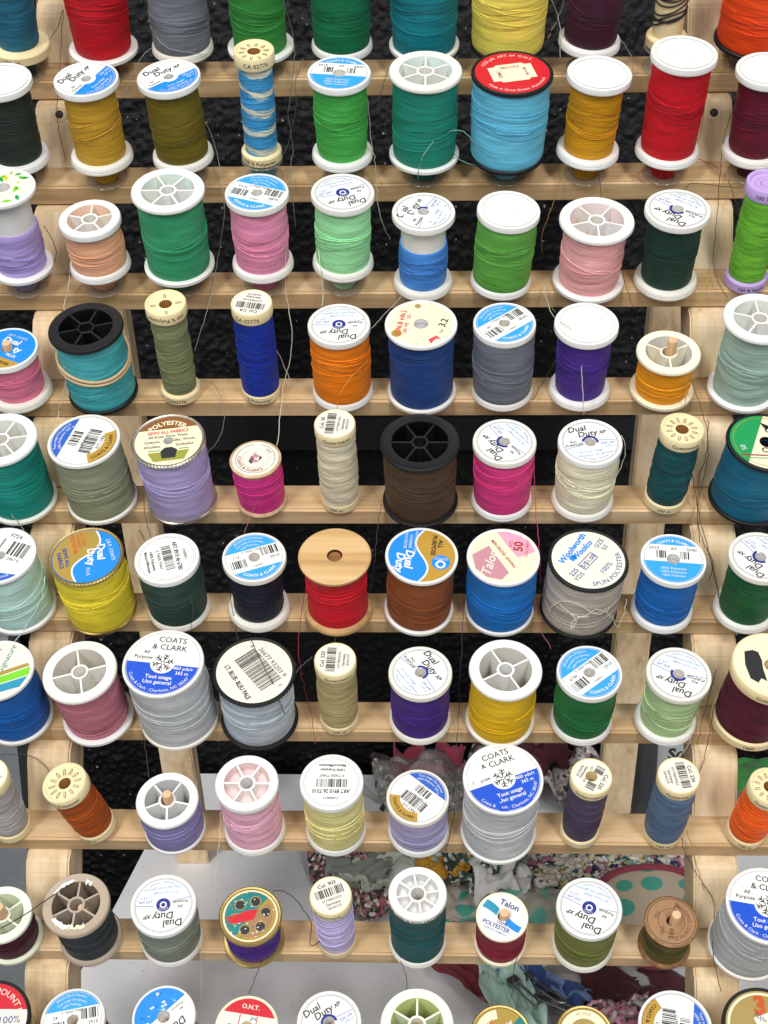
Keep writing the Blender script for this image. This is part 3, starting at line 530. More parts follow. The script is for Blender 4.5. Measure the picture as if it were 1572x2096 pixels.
# loose thread ends: spool, colour, radius, points (x, up, out) mm
TAILS=[
('F7','d6ccb8',0.16,[(79.7,-40.4,24.0),(85.6,-36.1,34.0),(93.2,-37.7,37.0),(100.1,-41.6,35.0),(106.1,-41.0,31.0),(110.7,-36.6,27.0)]),
('F7','cfc5b2',0.16,[(81.8,-33.5,26.0),(87.9,-40.5,34.0),(94.5,-43.2,35.0),(101.7,-40.0,35.0),(109.2,-43.4,28.0),(112.2,-48.6,22.0),(115.1,-43.5,24.0),(115.8,-35.0,28.0)]),
('F7','d8d0bc',0.16,[(82.8,-36.7,28.0),(89.0,-41.7,34.0),(92.3,-45.5,34.0),(90.2,-49.1,33.0),(91.3,-44.5,35.0),(97.7,-43.1,36.0)]),
('A1','7a3028',0.14,[(-154.1,250.7,18.0),(-156.0,240.2,14.0),(-156.9,228.8,12.0),(-158.4,209.3,12.0),(-159.1,198.5,8.0),(-157.6,189.4,6.0),(-155.3,179.6,6.0)]),
('A1','6a4a3c',0.13,[(-154.3,250.7,18.0),(-158.5,244.7,12.0),(-162.5,240.6,10.0),(-164.8,235.7,12.0)]),
('A2','a8a8a8',0.12,[(-109.8,231.2,20.0),(-115.9,227.3,16.0),(-121.0,221.1,12.0),(-123.6,215.4,11.0),(-125.7,211.7,11.0)]),
('A2','9a9ca0',0.13,[(-110.4,241.3,28.0),(-106.3,232.8,30.0),(-99.8,226.2,31.0),(-88.6,224.8,28.0),(-82.5,226.1,22.0)]),
('A3','6a7068',0.15,[(-45.1,249.0,30.0),(-42.9,240.8,24.0),(-41.4,232.7,20.0),(-40.9,227.0,18.0),(-42.4,215.8,14.0),(-44.5,199.1,10.0),(-42.3,184.8,9.0),(-43.6,173.7,10.0),(-42.2,157.0,14.0),(-40.6,144.1,10.0)]),
('A3','5a605a',0.14,[(-36.8,227.0,14.0),(-40.9,214.9,13.0),(-40.9,205.1,10.0),(-44.3,188.5,9.0),(-47.8,179.6,9.0)]),
('B4','a4ac9c',0.16,[(-4.9,201.5,30.0),(-3.4,182.8,22.0),(-1.4,172.1,14.0),(-1.0,159.3,13.0),(1.1,146.9,10.0),(5.5,138.9,8.0)]),
('A5','5c625e',0.15,[(5.8,221.4,20.0),(0.8,210.1,13.0),(-0.4,204.7,12.0),(2.1,196.3,8.0),(5.4,183.5,8.0)]),
('B5','6fae9f',0.16,[(38.0,198.2,30.0),(35.1,181.2,26.0),(35.8,177.3,22.0),(40.1,174.2,18.0),(47.6,172.3,16.0)]),
('B5','86b4a8',0.17,[(18.8,164.8,20.0),(19.6,168.5,30.0),(24.2,175.9,36.0),(31.6,182.3,36.0),(39.6,184.4,32.0),(45.0,180.5,28.0),(47.3,175.9,26.0)]),
('A7','b0aca6',0.16,[(88.4,248.8,26.0),(85.3,240.7,24.0),(80.9,233.1,18.0)]),
('A7','bcb8b0',0.16,[(82.6,248.9,26.0),(86.0,240.2,24.0),(86.8,232.7,22.0),(86.9,223.8,16.0)]),
('A7','8c8c88',0.14,[(114.9,231.1,22.0),(120.1,226.0,18.0),(122.8,217.8,13.0),(124.1,208.5,12.0)]),
('A9','a86a50',0.14,[(163.6,247.7,26.0),(162.6,236.8,24.0),(163.5,228.4,20.0),(162.2,220.9,16.0),(159.2,211.7,12.0),(157.3,204.6,12.0),(156.2,194.5,10.0),(153.4,184.4,12.0),(144.2,171.4,24.0)]),
('B9','3a3230',0.17,[(171.7,218.6,36.0),(175.3,213.2,38.0),(181.5,207.6,38.0)]),
('B9','4a3228',0.14,[(168.1,196.3,20.0),(165.9,187.7,16.0),(164.2,176.2,15.0),(163.1,164.7,14.0),(162.6,155.2,14.0)]),
('B9','5a3024',0.14,[(167.3,165.6,14.0),(170.2,157.8,13.0),(174.0,152.0,8.0)]),
('B8','9a1c20',0.14,[(154.5,177.0,8.0),(160.8,175.1,6.0),(165.2,172.9,6.0)]),
('B8','a82428',0.14,[(136.6,168.9,20.0),(129.8,170.3,16.0),(125.2,169.3,14.0),(124.6,166.3,13.0),(129.1,164.3,13.0)]),
('B8','5a3a2c',0.14,[(147.0,160.6,14.0),(149.5,164.0,12.0),(156.0,163.9,12.0),(165.3,162.4,12.0),(173.5,161.8,12.0)]),
('B7','8a6a34',0.15,[(87.7,167.6,13.0),(85.4,158.8,12.0),(81.4,148.2,9.0),(78.5,140.5,9.0),(79.4,131.0,9.0)]),
('B7','6a3a2a',0.14,[(104.7,168.9,16.0),(106.5,163.3,14.0),(107.2,158.1,12.0)]),
('C8','5a4634',0.14,[(163.2,155.8,12.0),(162.6,140.6,6.0),(162.0,126.8,4.0),(162.7,116.0,12.0),(167.0,108.5,12.0)]),
('C8','b49a40',0.15,[(165.1,121.3,6.0),(158.8,120.7,8.0),(156.1,113.7,12.0),(153.5,102.0,12.0)]),
('C7','6a4030',0.14,[(115.6,124.7,20.0),(117.7,117.8,14.0),(120.7,108.3,12.0),(122.6,103.5,12.0)]),
('C7','8a8a3a',0.13,[(79.4,114.9,12.0),(81.0,108.5,12.0),(85.1,102.0,11.0)]),
('C1','cfcabc',0.18,[(-148.3,125.3,20.0),(-151.2,117.1,14.0),(-153.9,101.5,14.0),(-148.8,86.4,40.0),(-147.7,74.7,34.0),(-149.4,65.6,24.0),(-155.4,55.1,13.0),(-156.0,49.9,13.0)]),
('C0','4a4a46',0.14,[(-160.0,142.0,28.0),(-159.2,138.7,14.0),(-158.5,131.9,10.0),(-161.1,125.7,10.0)]),
('B2','9a9a94',0.14,[(-83.8,193.8,20.0),(-80.6,184.9,10.0),(-76.4,164.7,13.0),(-76.1,151.6,8.0),(-78.2,135.9,8.0),(-80.5,122.7,8.0),(-82.2,109.9,12.0),(-85.4,98.0,12.0),(-90.6,84.8,8.0)]),
('C3','d2c8b4',0.17,[(-42.7,132.2,28.0),(-44.9,119.9,20.0),(-45.0,111.7,14.0),(-42.3,93.3,10.0),(-43.7,79.0,10.0),(-46.4,67.1,10.0),(-48.0,50.2,12.0),(-49.4,37.4,10.0)]),
('D3','bab6ae',0.16,[(-49.4,84.1,14.0),(-46.6,78.0,9.0),(-43.2,69.6,9.0)]),
('D2','7c786c',0.14,[(-86.7,70.3,12.0),(-80.8,68.2,10.0),(-75.9,59.3,12.0),(-74.9,50.8,12.0),(-78.2,41.0,10.0),(-81.7,33.5,20.0)]),
('C4','cfe6c8',0.17,[(-28.6,135.8,32.0),(-27.2,120.9,26.0),(-26.9,113.1,18.0),(-27.2,104.9,14.0)]),
('D4','c0bcb2',0.14,[(14.7,114.1,12.0),(5.7,104.6,12.0),(-3.1,92.6,24.0)]),
('D4','e08a30',0.15,[(-3.9,76.3,30.0),(-11.7,68.4,34.0),(-17.0,60.6,33.0),(-19.6,51.0,26.0)]),
('D7','b4b4a8',0.18,[(79.4,116.1,12.0),(81.7,101.9,18.0),(85.7,92.5,38.0),(91.2,87.8,39.0),(94.6,80.3,36.0),(95.4,66.1,32.0),(96.9,50.7,26.0)]),
('D6','3c3a36',0.14,[(84.4,77.8,18.0),(79.0,68.3,12.0),(73.9,59.9,12.0)]),
('D8','b8963a',0.14,[(146.6,71.9,22.0),(145.6,60.6,20.0),(145.8,53.9,13.0)]),
('D8','6a4c3a',0.15,[(148.5,68.2,18.0),(155.2,52.1,12.0),(158.2,39.6,8.0),(157.1,26.9,6.0),(152.2,7.8,12.0),(153.9,-8.4,8.0)]),
('E9','4a382c',0.16,[(146.9,26.7,24.0),(150.5,17.0,14.0),(153.0,3.1,12.0),(157.8,-10.7,6.0),(162.5,-29.5,5.0),(163.5,-39.9,10.0)]),
('E9','5a4030',0.15,[(157.5,49.8,12.0),(157.9,36.3,6.0),(154.0,21.0,5.0),(152.1,3.1,12.0),(155.9,-8.4,6.0),(160.9,-17.8,4.0),(158.5,-27.2,4.0)]),
('E6','c84878',0.14,[(73.3,34.3,30.0),(73.7,20.9,26.0),(75.5,3.0,14.0),(77.0,-13.3,12.0),(77.5,-29.6,11.0)]),
('F6','b05a6a',0.14,[(73.3,-24.9,28.0),(74.6,-38.8,18.0),(77.8,-50.5,12.0),(82.6,-59.5,10.0)]),
('E7','d8d2c0',0.15,[(113.6,40.5,32.0),(116.1,35.6,28.0),(115.5,29.1,24.0),(112.5,22.1,22.0)]),
('E5','4a4438',0.14,[(1.5,10.0,14.0),(-0.8,-3.9,8.0),(-2.2,-18.1,8.0),(-4.2,-32.2,10.0),(-8.9,-42.6,14.0)]),
('E3','c07090',0.13,[(-55.8,13.0,24.0),(-60.8,5.2,16.0),(-63.3,-0.6,14.0),(-64.8,-4.6,12.0)]),
('E2','544a44',0.14,[(-108.0,25.4,30.0),(-111.3,14.1,24.0),(-111.9,0.5,14.0),(-108.0,-9.4,14.0),(-98.3,-18.4,34.0),(-89.7,-29.8,33.0),(-86.8,-39.0,28.0),(-89.2,-50.9,18.0)]),
('E2','4a4038',0.16,[(-117.2,-2.8,8.0),(-115.0,-4.5,8.0),(-113.8,-8.3,8.0)]),
('E0','9fc4a4',0.18,[(-174.6,3.9,24.0),(-173.5,0.8,18.0),(-171.4,-3.3,14.0)]),
('F0','c8dcd4',0.18,[(-156.5,-25.4,30.0),(-159.8,-37.0,26.0),(-172.0,-53.2,16.0),(-182.5,-63.6,14.0)]),
('F3','3a2c3a',0.14,[(-70.3,-25.2,28.0),(-70.1,-39.3,16.0),(-68.8,-49.9,12.0),(-67.8,-56.2,12.0)]),
('F4','a83038',0.14,[(-34.1,-29.8,18.0),(-37.9,-48.6,12.0),(-38.4,-65.3,8.0),(-35.1,-81.7,8.0),(-31.3,-95.3,12.0),(-30.1,-105.7,10.0)]),
('F4','4a3c34',0.14,[(-10.7,-39.0,20.0),(-16.0,-48.4,16.0),(-20.8,-55.5,14.0),(-22.0,-57.8,14.0)]),
('G3','767a7a',0.15,[(-39.4,-64.3,30.0),(-37.8,-66.7,28.0),(-39.4,-72.1,26.0),(-37.2,-68.6,20.0),(-31.7,-63.9,10.0)]),
('G3','3a3c3e',0.17,[(-57.8,-53.4,39.0),(-53.6,-62.1,41.0),(-46.9,-74.4,40.0),(-44.2,-82.2,40.0),(-42.1,-88.6,36.0)]),
('G2','46423c',0.14,[(-113.8,-95.8,12.0),(-112.6,-110.3,8.0),(-111.3,-119.7,8.0),(-110.6,-124.4,8.0)]),
('F5','3c3c58',0.14,[(41.0,-29.7,12.0),(40.3,-53.0,12.0),(39.0,-71.9,8.0),(38.2,-92.5,12.0),(36.9,-113.7,9.0),(35.9,-130.0,9.0)]),
('H3','cfc8b4',0.16,[(-74.7,-137.0,14.0),(-75.7,-151.1,13.0),(-77.8,-168.4,8.0),(-78.4,-176.5,8.0)]),
('H0','4a4644',0.16,[(-182.4,-110.9,14.0),(-171.2,-111.6,10.0),(-165.2,-114.7,6.0),(-159.8,-120.3,6.0)]),
('G8','b6b6b0',0.18,[(148.3,-98.5,14.0),(146.7,-105.9,10.0),(141.9,-111.5,8.0)]),
('G9','5a4438',0.15,[(159.2,-68.3,18.0),(156.2,-82.4,14.0),(153.3,-94.1,12.0),(151.1,-103.8,12.0)]),
('G9','4a3c32',0.15,[(158.9,-84.7,14.0),(156.9,-98.7,12.0),(155.2,-112.1,6.0),(153.3,-118.1,5.0)]),
('H8','a48a6a',0.16,[(145.2,-143.8,14.0),(148.7,-152.6,12.0),(151.2,-161.4,8.0),(154.7,-173.3,6.0)]),
('H8','4a4038',0.15,[(143.4,-147.7,14.0),(145.1,-154.9,12.0),(152.5,-167.6,6.0),(159.1,-178.1,5.0),(159.1,-188.3,10.0),(157.4,-199.8,14.0),(162.3,-220.7,8.0)]),
('I4','3c342e',0.17,[(-50.6,-175.1,10.0),(-44.3,-176.4,8.0),(-37.9,-181.9,8.0),(-31.7,-190.1,12.0),(-31.9,-200.1,14.0),(-26.9,-196.5,18.0),(-24.2,-193.9,20.0)]),
('I3','3c3840',0.14,[(-50.9,-197.4,20.0),(-57.2,-213.4,12.0),(-60.2,-220.9,10.0),(-61.4,-224.4,10.0)]),
('I0','3a322c',0.22,[(-138.4,-165.6,40.0),(-146.7,-170.9,36.0),(-160.8,-180.5,34.0),(-175.1,-189.4,32.0)]),
('I5','4a4a46',0.15,[(10.5,-205.1,14.0),(13.2,-212.9,12.0),(13.7,-220.8,10.0)]),
('I6','3e3632',0.15,[(66.3,-199.4,22.0),(64.4,-210.1,14.0),(63.7,-223.8,10.0)]),
('H5','4a3e36',0.15,[(36.8,-131.5,14.0),(35.2,-143.2,13.0),(32.2,-155.7,10.0)]),
('I2','c8b89a',0.14,[(-82.9,-199.4,18.0),(-84.4,-218.9,10.0),(-85.4,-239.0,9.0)]),
]
SCRAPS=[
('fabric_scrap', 'dark floral scrap at the left end of the fabric heap', 'fabric', (-23.9, 160.6), (52, 84), 20, 16, 1, {'z': 1, 'mat': (('floral', '2a3a34'), {'pat': 'floral', 'h2': 'c06a70', 'sc': 90})}),
('fabric_scrap', 'sheer pale green scrap behind the white eight spoked cap', 'fabric', (-2.3, 149.5), (60, 40), -20, 12, 2, {'z': 14, 'mat': (('sheer', 'c2c9ba'), {})}),
('fabric_scrap', 'beige scrap with teal dots left of the blue wave label', 'fabric', (42.3, 135.4), (60, 56), 10, 10, 3, {'fold': 0.6, 'z': 10, 'mat': (('dotted_a', 'c9bfae'), {'pat': 'dots', 'h2': '4fae9e', 'sc': 2.6})}),
('fabric_scrap', 'yellow orange scrap below the short lilac spool', 'fabric', (31.3, 150.2), (34, 22), 0, 9, 4, {'z': 22, 'mat': (('yellow', 'd29a2a'), {})}),
('fabric_scrap', 'dark green and white scrap in the middle of the heap', 'fabric', (56.7, 148.5), (46, 40), 40, 14, 5, {'z': 18, 'mat': (('darkgreen', '1f3a34'), {'pat': 'floral', 'h2': '2f5a4a', 'sc': 70})}),
('fabric_scrap', 'white crumpled scrap under the big light grey spool', 'fabric', (66.0, 144.2), (36, 50), 15, 12, 6, {'z': 20, 'mat': (('white', 'd8d6d2'), {})}),
('fabric_scrap', 'grey green scrap with teal blotches between the two labelled spools', 'fabric', (91.3, 119.7), (62, 46), -10, 9, 7, {'fold': 0.6, 'z': 16, 'mat': (('dotted_b', 'a9a698'), {'pat': 'dots', 'h2': '5fae9c', 'sc': 2.2})}),
('ribbon', 'maroon ribbon trailing below the blue wave label spool', 'ribbon', (48.1, 44.2), (70, 12), -52, 7, 10, {'fold': 0.7, 'z': 12, 'mat': (('maroon2', '7a1c2a'), {})}),
('fabric_scrap', 'pale mint strip hanging toward the bottom edge', 'fabric', (70.3, 19.7), (26, 80), 12, 9, 12, {'z': 18, 'mat': (('mint', 'b9dccf'), {})}),
('fabric_scrap', 'blue strap scrap between the mint strip and the sheer plaid', 'fabric', (88.7, 39.8), (54, 20), -32, 8, 13, {'z': 16, 'mat': (('blue', '2c4a86'), {'pat': 'plaid', 'h2': '6a86b8', 'sc': 4})}),
('fabric_scrap', 'dark maroon cloth left of the right upright near the bottom', 'fabric', (150.8, 41.0), (80, 44), -15, 9, 14, {'z': 10, 'mat': (('darkmaroon', '4a1620'), {})}),
('fabric_scrap', 'sheer grey plaid cloth near the bottom of the heap', 'fabric', (117.1, 39.6), (90, 64), 12, 8, 15, {'fold': 0.7, 'z': 6, 'mat': (('plaid', 'a9a7a6'), {'pat': 'plaid', 'h2': '8c8a8c', 'sc': 2.4})}),
('fabric_scrap', 'pink flowered scrap at the bottom edge of the heap', 'fabric', (133.9, 9.5), (40, 26), 20, 8, 16, {'z': 16, 'mat': (('pink', 'e0a0b8'), {'pat': 'floral', 'h2': 'd87a9a', 'sc': 80})}),
('fabric_scrap', 'dark heap of tangled scraps behind the purple and golden spools', 'fabric', (22.4, 292.9), (80, 66), 0, 24, 17, {'z': 2, 'mat': (('darkheap', '3a2a2c'), {'pat': 'floral', 'h2': '6a2a38', 'sc': 60})}),
('fabric_scrap', 'rose red scrap showing through the clear bag', 'fabric', (22.6, 268.8), (50, 36), 10, 18, 18, {'z': 30, 'mat': (('rose', 'a83a50'), {})}),
('fabric_scrap', 'white and pink flowered scrap beside the clear bag', 'fabric', (117.4, 290.8), (70, 60), -20, 24, 19, {'z': 6, 'mat': (('whitepink', 'd6cfcc'), {'pat': 'floral', 'h2': 'c9a0a8', 'sc': 60})}),
('fabric_scrap', 'maroon scrap behind the big snowflake spool', 'fabric', (98.8, 289.1), (56, 40), 25, 18, 20, {'z': 26, 'mat': (('maroon3', '5a1a26'), {})}),
('plastic_bag', 'crumpled clear plastic bag over dark scraps', 'plastic bag', (31.4, 228.7), (92, 64), -15, 22, 21, {'thick': 0.15, 'z': 34, 'mat': 'film'}),
('fabric_scrap', 'multicoloured scrap row peeping between the two slim spools', 'fabric', (160.4, 254.2), (70, 18), 0, 9, 22, {'z': 8, 'mat': (('multi', 'b02a4a'), {'pat': 'floral', 'h2': '2a8a5a', 'sc': 110})}),
('fabric_scrap', 'bright red and pink scrap at the right end of the rag rug', 'fabric', (185.6, 156.3), (22, 44), 0, 12, 23, {'z': 12, 'mat': (('redpink', 'c8203a'), {'pat': 'floral', 'h2': 'e89ab8', 'sc': 70})}),
('fabric_scrap', 'bright green cloth at the right edge above the orange spool', 'fabric', (252.4, 236.1), (60, 44), 10, 13, 24, {'fold': 0.45, 'z': 46, 'mat': (('green', '3c8a44'), {})}),
('fabric_scrap', 'grey cloth piled at the right edge under the green cloth', 'fabric', (263.1, 260.3), (70, 70), 0, 20, 25, {'z': 4, 'mat': (('grey', 'b5b8b8'), {})}),
('fabric_scrap', 'sage scrap lying behind the clear bag on the left', 'fabric', (-15.4, 156.4), (50, 30), 30, 10, 26, {'z': 16, 'mat': (('sage', '8d948a'), {})}),
]
RUGPOS=[124.7, 162.4, 20.0]
POTPOS=[158.8, 86.5, 34.0]
BOTTLEPOS=[188.9, 248.7, 0.0]
PINS=[([77.3, 15.2, 26.0], -60, 'large steel safety pin left of the mint strip'), ([88.0, 22.4, 24.0], -48, 'large steel safety pin tilted over the dark scraps'), ([93.6, 13.6, 22.0], -35, 'steel safety pin nearest the cream capped spool')]
# ---- the label designs seen on the spool ends (text as printed)
def L_dd(hole=.2, logo=True, wear=0, caps=False):
    l=Lab('w',hole,wear=wear); l.ring(.945,.97,'lg').ring(.91,.925,'gy')
    l.t('Dual',-.26,.68,.34,'k',shear=.15,bold=.014).t('Duty',.04,.40,.34,'k',shear=.15,bold=.014).t('XP',.54,.36,.19,'k',shear=.3,bold=.03)
    l.t('ALL' if caps else 'All',-.56,.13,.15,'k',bold=.01).t('PURPOSE' if caps else 'Purpose',-.56,-.03,.15,'k',bold=.01)
    l.line(-.90,-.17,-.30,-.08,.018,'db').line(.30,.02,.90,-.08,.018,'db')
    l.t('250 yds.',.58,-.16,.15,'db').t('229 m',.60,-.31,.13,'tb')
    l.t('Fil Tout Usage',-.10,-.42,.14,'tb').t('Hilo para uso general',0,-.58,.14,'tb').arc('Polyester / Poliester',.80,270,.11,'tb',True)
    if logo: l.ring(hole if hole else 0,.235 if not hole else hole+.085,'nv',*((0,360) if not hole else (-20,165)),1); l.arc('COATS',.17,90,.10,'w',z=2) if not hole else None
    if not hole: l.ring(.07,.115,'w',0,360,2)
    return l
def L_db(hole=.18):
    l=Lab('w',hole); l.cut(-90,.16,'b'); l.ring(hole,.33,'w',0,360,1); l.ring(.94,.965,'lg')
    l.t('Dual',-.28,.68,.34,'k',shear=.15,bold=.015).t('Duty',.02,.40,.34,'k',shear=.15,bold=.015).t('XP',.54,.36,.20,'k',shear=.3,bold=.03)
    l.t('All',-.62,.10,.14).t('Purpose',-.60,-.05,.14,'k')
    l.t('250 yds.',.62,-.30,.15,'w').t('229 m',.60,-.45,.13,'w').t('Tout usage',-.05,-.52,.15,'w').t('Uso general',-.05,-.68,.15,'w').arc('Coats & Clark  Charlotte, NC',.84,262,.11,'w',True)
    return l
def L_bb(code=('S910','A9','5040'), hole=.22, seed=3):
    l=Lab('w',hole); l.cut(90,.60,'lb'); l.cut(-90,.12,'lb'); l.ring(hole,.40,'w',0,180,1).ring(.95,.975,'lg')
    l.arc('COATS & CLARK',.79,90,.15,'w',bold=.02)
    for i,x in enumerate((-.62,0.02,.62)): l.t(code[i],x,.44,.17,'k')
    l.bars(-.55,.02,-.24,.34,'k',seed=seed,n=8).bars(.24,.02,.55,.34,'k',seed=seed+1,n=8).t('0 73650',0,-.03,.10,'k')
    l.t('100% Polyester',0,-.40,.14,'w').t('100% Polyester',0,-.55,.14,'w').t('100% Poliester',0,-.70,.13,'w'); return l
def L_bs(code=('S910','6740'), hole=.2, seed=5, d=.38, col='lb'):
    l=Lab('w',hole); l.cut(90,d,col); l.cut(-90,d+.12,col); l.ring(.95,.975,'lg')
    l.arc('250 yds 229 m Polyester',.86,90,.11,'w').arc('Tout usage Uso general',.71,90,.11,'w').arc('100% Polyester',.55,90,.11,'w')
    l.arc('COATS & CLARK',.80,270,.16,'w',True,bold=.02)
    l.bars(-.86,-.32,-.28,.02,'k',seed=seed,n=12).bars(.28,-.04,.86,.32,'k',seed=seed+1,n=12)
    l.t(code[0],.68,-.18,.17,'k').t(code[1],-.58,.17,.16,'k').t('0 73650 77602',0,.30,.12,'k').t('CA00011',.05,-.38,.10,'k'); return l
def L_cc(wear=0):
    l=Lab('w'); l.cut(-90,.03,'rb'); l.ring(0,.33,'w',0,360,1); l.ring(.96,.98,'lg')
    l.t('COATS',.08,.74,.235,'k',bold=.006).t('& CLARK',.06,.50,.235,'k',bold=.006).t('All',-.52,.30,.15,'k',bold=.01).t('Purpose',-.56,.14,.15,'k',bold=.01)
    for k in range(6):
        a=pi/3*k+.3; l.line(.03*cos(a),.03*sin(a),.27*cos(a),.27*sin(a),.026,'k')
        for s in (-1,1):
            for r in (.12,.2): l.line(r*cos(a),r*sin(a),(r+.07)*cos(a)-s*.075*sin(a),(r+.07)*sin(a)+s*.075*cos(a),.024,'k')
    l.t('400 yds/v',.58,-.12,.14,'w',bold=.01).t('365 m',.58,-.27,.14,'w',bold=.01).t('Tout usage',.0,-.44,.16,'w',bold=.015).t('Uso general',.0,-.60,.16,'w',bold=.015)
    l.arc('Coats & Clark · Charlotte, NC 28247',.86,270,.125,'w',True); l.wear=wear; return l
def L_art(code='ART 8910 46 6780', hole=0):
    l=Lab('w',hole); l.ring(.955,.975,'lg').ring(.90,.912,'gy'); l.t('CA00011',0,.62,.14,'k',bold=.01).t(code,0,.36,.21,'k',bold=.02,w=.165)
    l.bars(-.52,-.12,.52,.20,'k',seed=9,n=26).t('0 73650 77667',0,-.24,.14,'k',bold=.01).t('100% Polyester',0,-.47,.14,'k',bold=.02).t('Mexico/Mexique',0,-.64,.14,'k',bold=.02); return l
def L_gt(code='520', hole=0, seed=2):
    l=Lab('p',hole); l.t('Col. '+code,0,.64,.28,'k',bold=.015); l.bars(-.72,-.02,.72,.44,'k',seed=seed,n=26)
    l.t('07778003425',0,-.20,.19,'k').t('Germany',0,-.42,.21,'k',bold=.01).t('18345270',0,-.64,.19,'k'); return l
def L_gold(rotcode='ART 210', blue=50, gold=230, hole=0, seed=6):
    l=Lab('w',hole); l.cut(blue,.50,'db'); l.ring(.62,.98,'g',gold-48,gold+48,1).ring(.95,.985,'lg')
    l.arc('Tout usage Uso general',.86,blue,.12,'w').arc('100% Polyester 229 m',.72,blue,.12,'w').arc('COATS & CLARK',.80,gold,.15,'k',True,bold=.02)
    l.bars(-.48,.02,.48,.40,'k',blue+90,seed,n=22).bars(-.30,-.42,.30,-.12,'k',blue+90,seed+4,n=14)
    l.t(rotcode,.52*cos(radians(blue+185)),.52*sin(radians(blue+185)),.15,'k',blue+90,bold=.01).t('0 73650 88777',.02,-.02,.12,'k',blue+90).ring(.10,.115,'gy',0,360,2,cx=.40*cos(radians(blue)),cy=.40*sin(radians(blue))); return l
def L_star():
    l=Lab('rd',.18); l.arc("1725 yds  ART. 64  O.N.T.",.84,90,.15,'p').arc('Made in Great Britain  Mercerised',.86,270,.13,'p',True)
    l.poly([(-.60,-.34),(-.42,-.34),(-.36,-.42),(.36,-.42),(.42,-.34),(.60,-.34),(.60,.34),(.42,.34),(.36,.42),(-.36,.42),(-.42,.34),(-.60,.34)],'cr')
    l.t('BROOKS',-.0,.26,.13,'mr',bold=.02).t('Art 64',.36,-.02,.15,'mr',90,bold=.02).t('DMC',-.36,-.02,.15,'mr',90,bold=.02); return l
def L_plus(a=0):   # blue / gold S-curve
    l=Lab('b'); n=24; S=[(.26*sin(2*pi*(i/n)),1-2*i/n) for i in range(n+1)]
    if a: S=[(1-2*i/n,.22*sin(2*pi*(i/n))) for i in range(n+1)]
    g=[(cos(radians((0 if a else 90)+i*7.5)),sin(radians((0 if a else 90)+i*7.5))) for i in range(25)]
    l.poly(g+S[::-1][1:-1],'g' if a else 'gm',1)
    for i in range(n): l.line(S[i][0],S[i][1],S[i+1][0],S[i+1][1],.055,'w',2)
    if a==0:
        l.t('J.& P. COATS',.66,.34,.15,'w',-62).t('Dual',.40,.22,.32,'w',-72,bold=.03).t('Duty',.17,-.02,.32,'w',-72,bold=.03).t('PLUS',.24,-.56,.14,'w',-72)
        l.t('COTTON',-.30,.62,.13,'or',-62,bold=.02).t('COVERED',-.40,.52,.13,'or',-62,bold=.02).t('POLYESTER',-.50,.38,.16,'or',-62,bold=.04).t('SEWS ALL',-.56,-.14,.17,'dn',-62,bold=.03).t('FABRICS',-.70,-.28,.17,'dn',-62,bold=.03)
    else:
        l.t('ALL',-.50,.52,.19,'k',0,bold=.03).t('PURPOSE',-.42,.33,.19,'k',0,bold=.03)
        l.ring(0,.27,'b',0,360,3,cx=.20,cy=.58).ring(.09,.15,'w',0,360,4,cx=.28,cy=.58).t('COATS',.07,.58,.12,'w',90,z=4)
        l.t('Dual',.20,-.34,.36,'w',0,bold=.03,shear=.2).t('Duty',.36,-.60,.36,'w',0,bold=.03,shear=.2).t('PLUS',.62,-.72,.13,'w',0)
        for i,x in enumerate(('WITH COTTON','COVERED','POLYESTER')): l.t(x,-.50,-.22-.15*i,.12,'w',0)
    return l
def L_plusplain():
    l=Lab('b',.2); l.cut(-90,.45,'g'); l.t('J.& P. COATS',0,.66,.14,'w').t('Dual',-.05,.40,.36,'w',bold=.03,shear=.15).t('Duty',.18,.10,.36,'w',bold=.03,shear=.15).t('PLUS',.35,-.25,.18,'w',bold=.02).t('ALL PURPOSE',0,-.66,.18,'k',bold=.02); return l
def L_navy():
    l=Lab('cr',.22); l.poly([(.16,.60),(.30,.86),(.52,.78),(.66,.62),(.46,.66),(.34,.42),(.26,.40)],'pr',1).poly([(.22,-.70),(.46,-.52),(.60,-.70),(.44,-.66),(.30,-.88)],'pr',1).ring(.0,.16,'gm',0,360,1,-.72,-.42,14).ring(.0,.10,'gd',0,360,1,-.10,.80,12); l.t('(196.8 yds.)',-.62,.05,.24,'rd',80,bold=.02).t('180 METRES',-.42,.0,.17,'rd',80).t('3.2',.66,.05,.30,'k',70,bold=.02); l.t('No.',.60,-.32,.14,'k',70); l.wear=2.3; return l
def L_sews():
    l=Lab('cr',.15); l.cut(90,.50,'br'); l.arc('POLYESTER',.74,90,.24,'cr',bold=.03).t('SEWS ALL FABRICS',0,.36,.17,'rd',bold=.02,w=.145)
    l.t('All Knits, Perm. Press,',0,.19,.15,'k',w=.132,bold=.01)
    for x,a_,b_ in ((-.48,'Cottons,','Woolens,'),(.48,'Silks, Wools,','Synthetics')): l.t(a_,x,.0,.15,'k',w=.13,bold=.01).t(b_,x,-.20,.15,'k',w=.13,bold=.01)
    l.poly([(-.62,-.45),(.62,-.45),(.45,-.82),(-.45,-.82)],'ol').poly([(-.2,-.72),(.2,-.72),(.26,-.40),(.1,-.28),(-.1,-.28),(-.24,-.42)],'bk',2).line(-.6,-.38,-.25,-.38,.03,'gr').line(.3,-.38,.6,-.38,.03,'gr'); return l
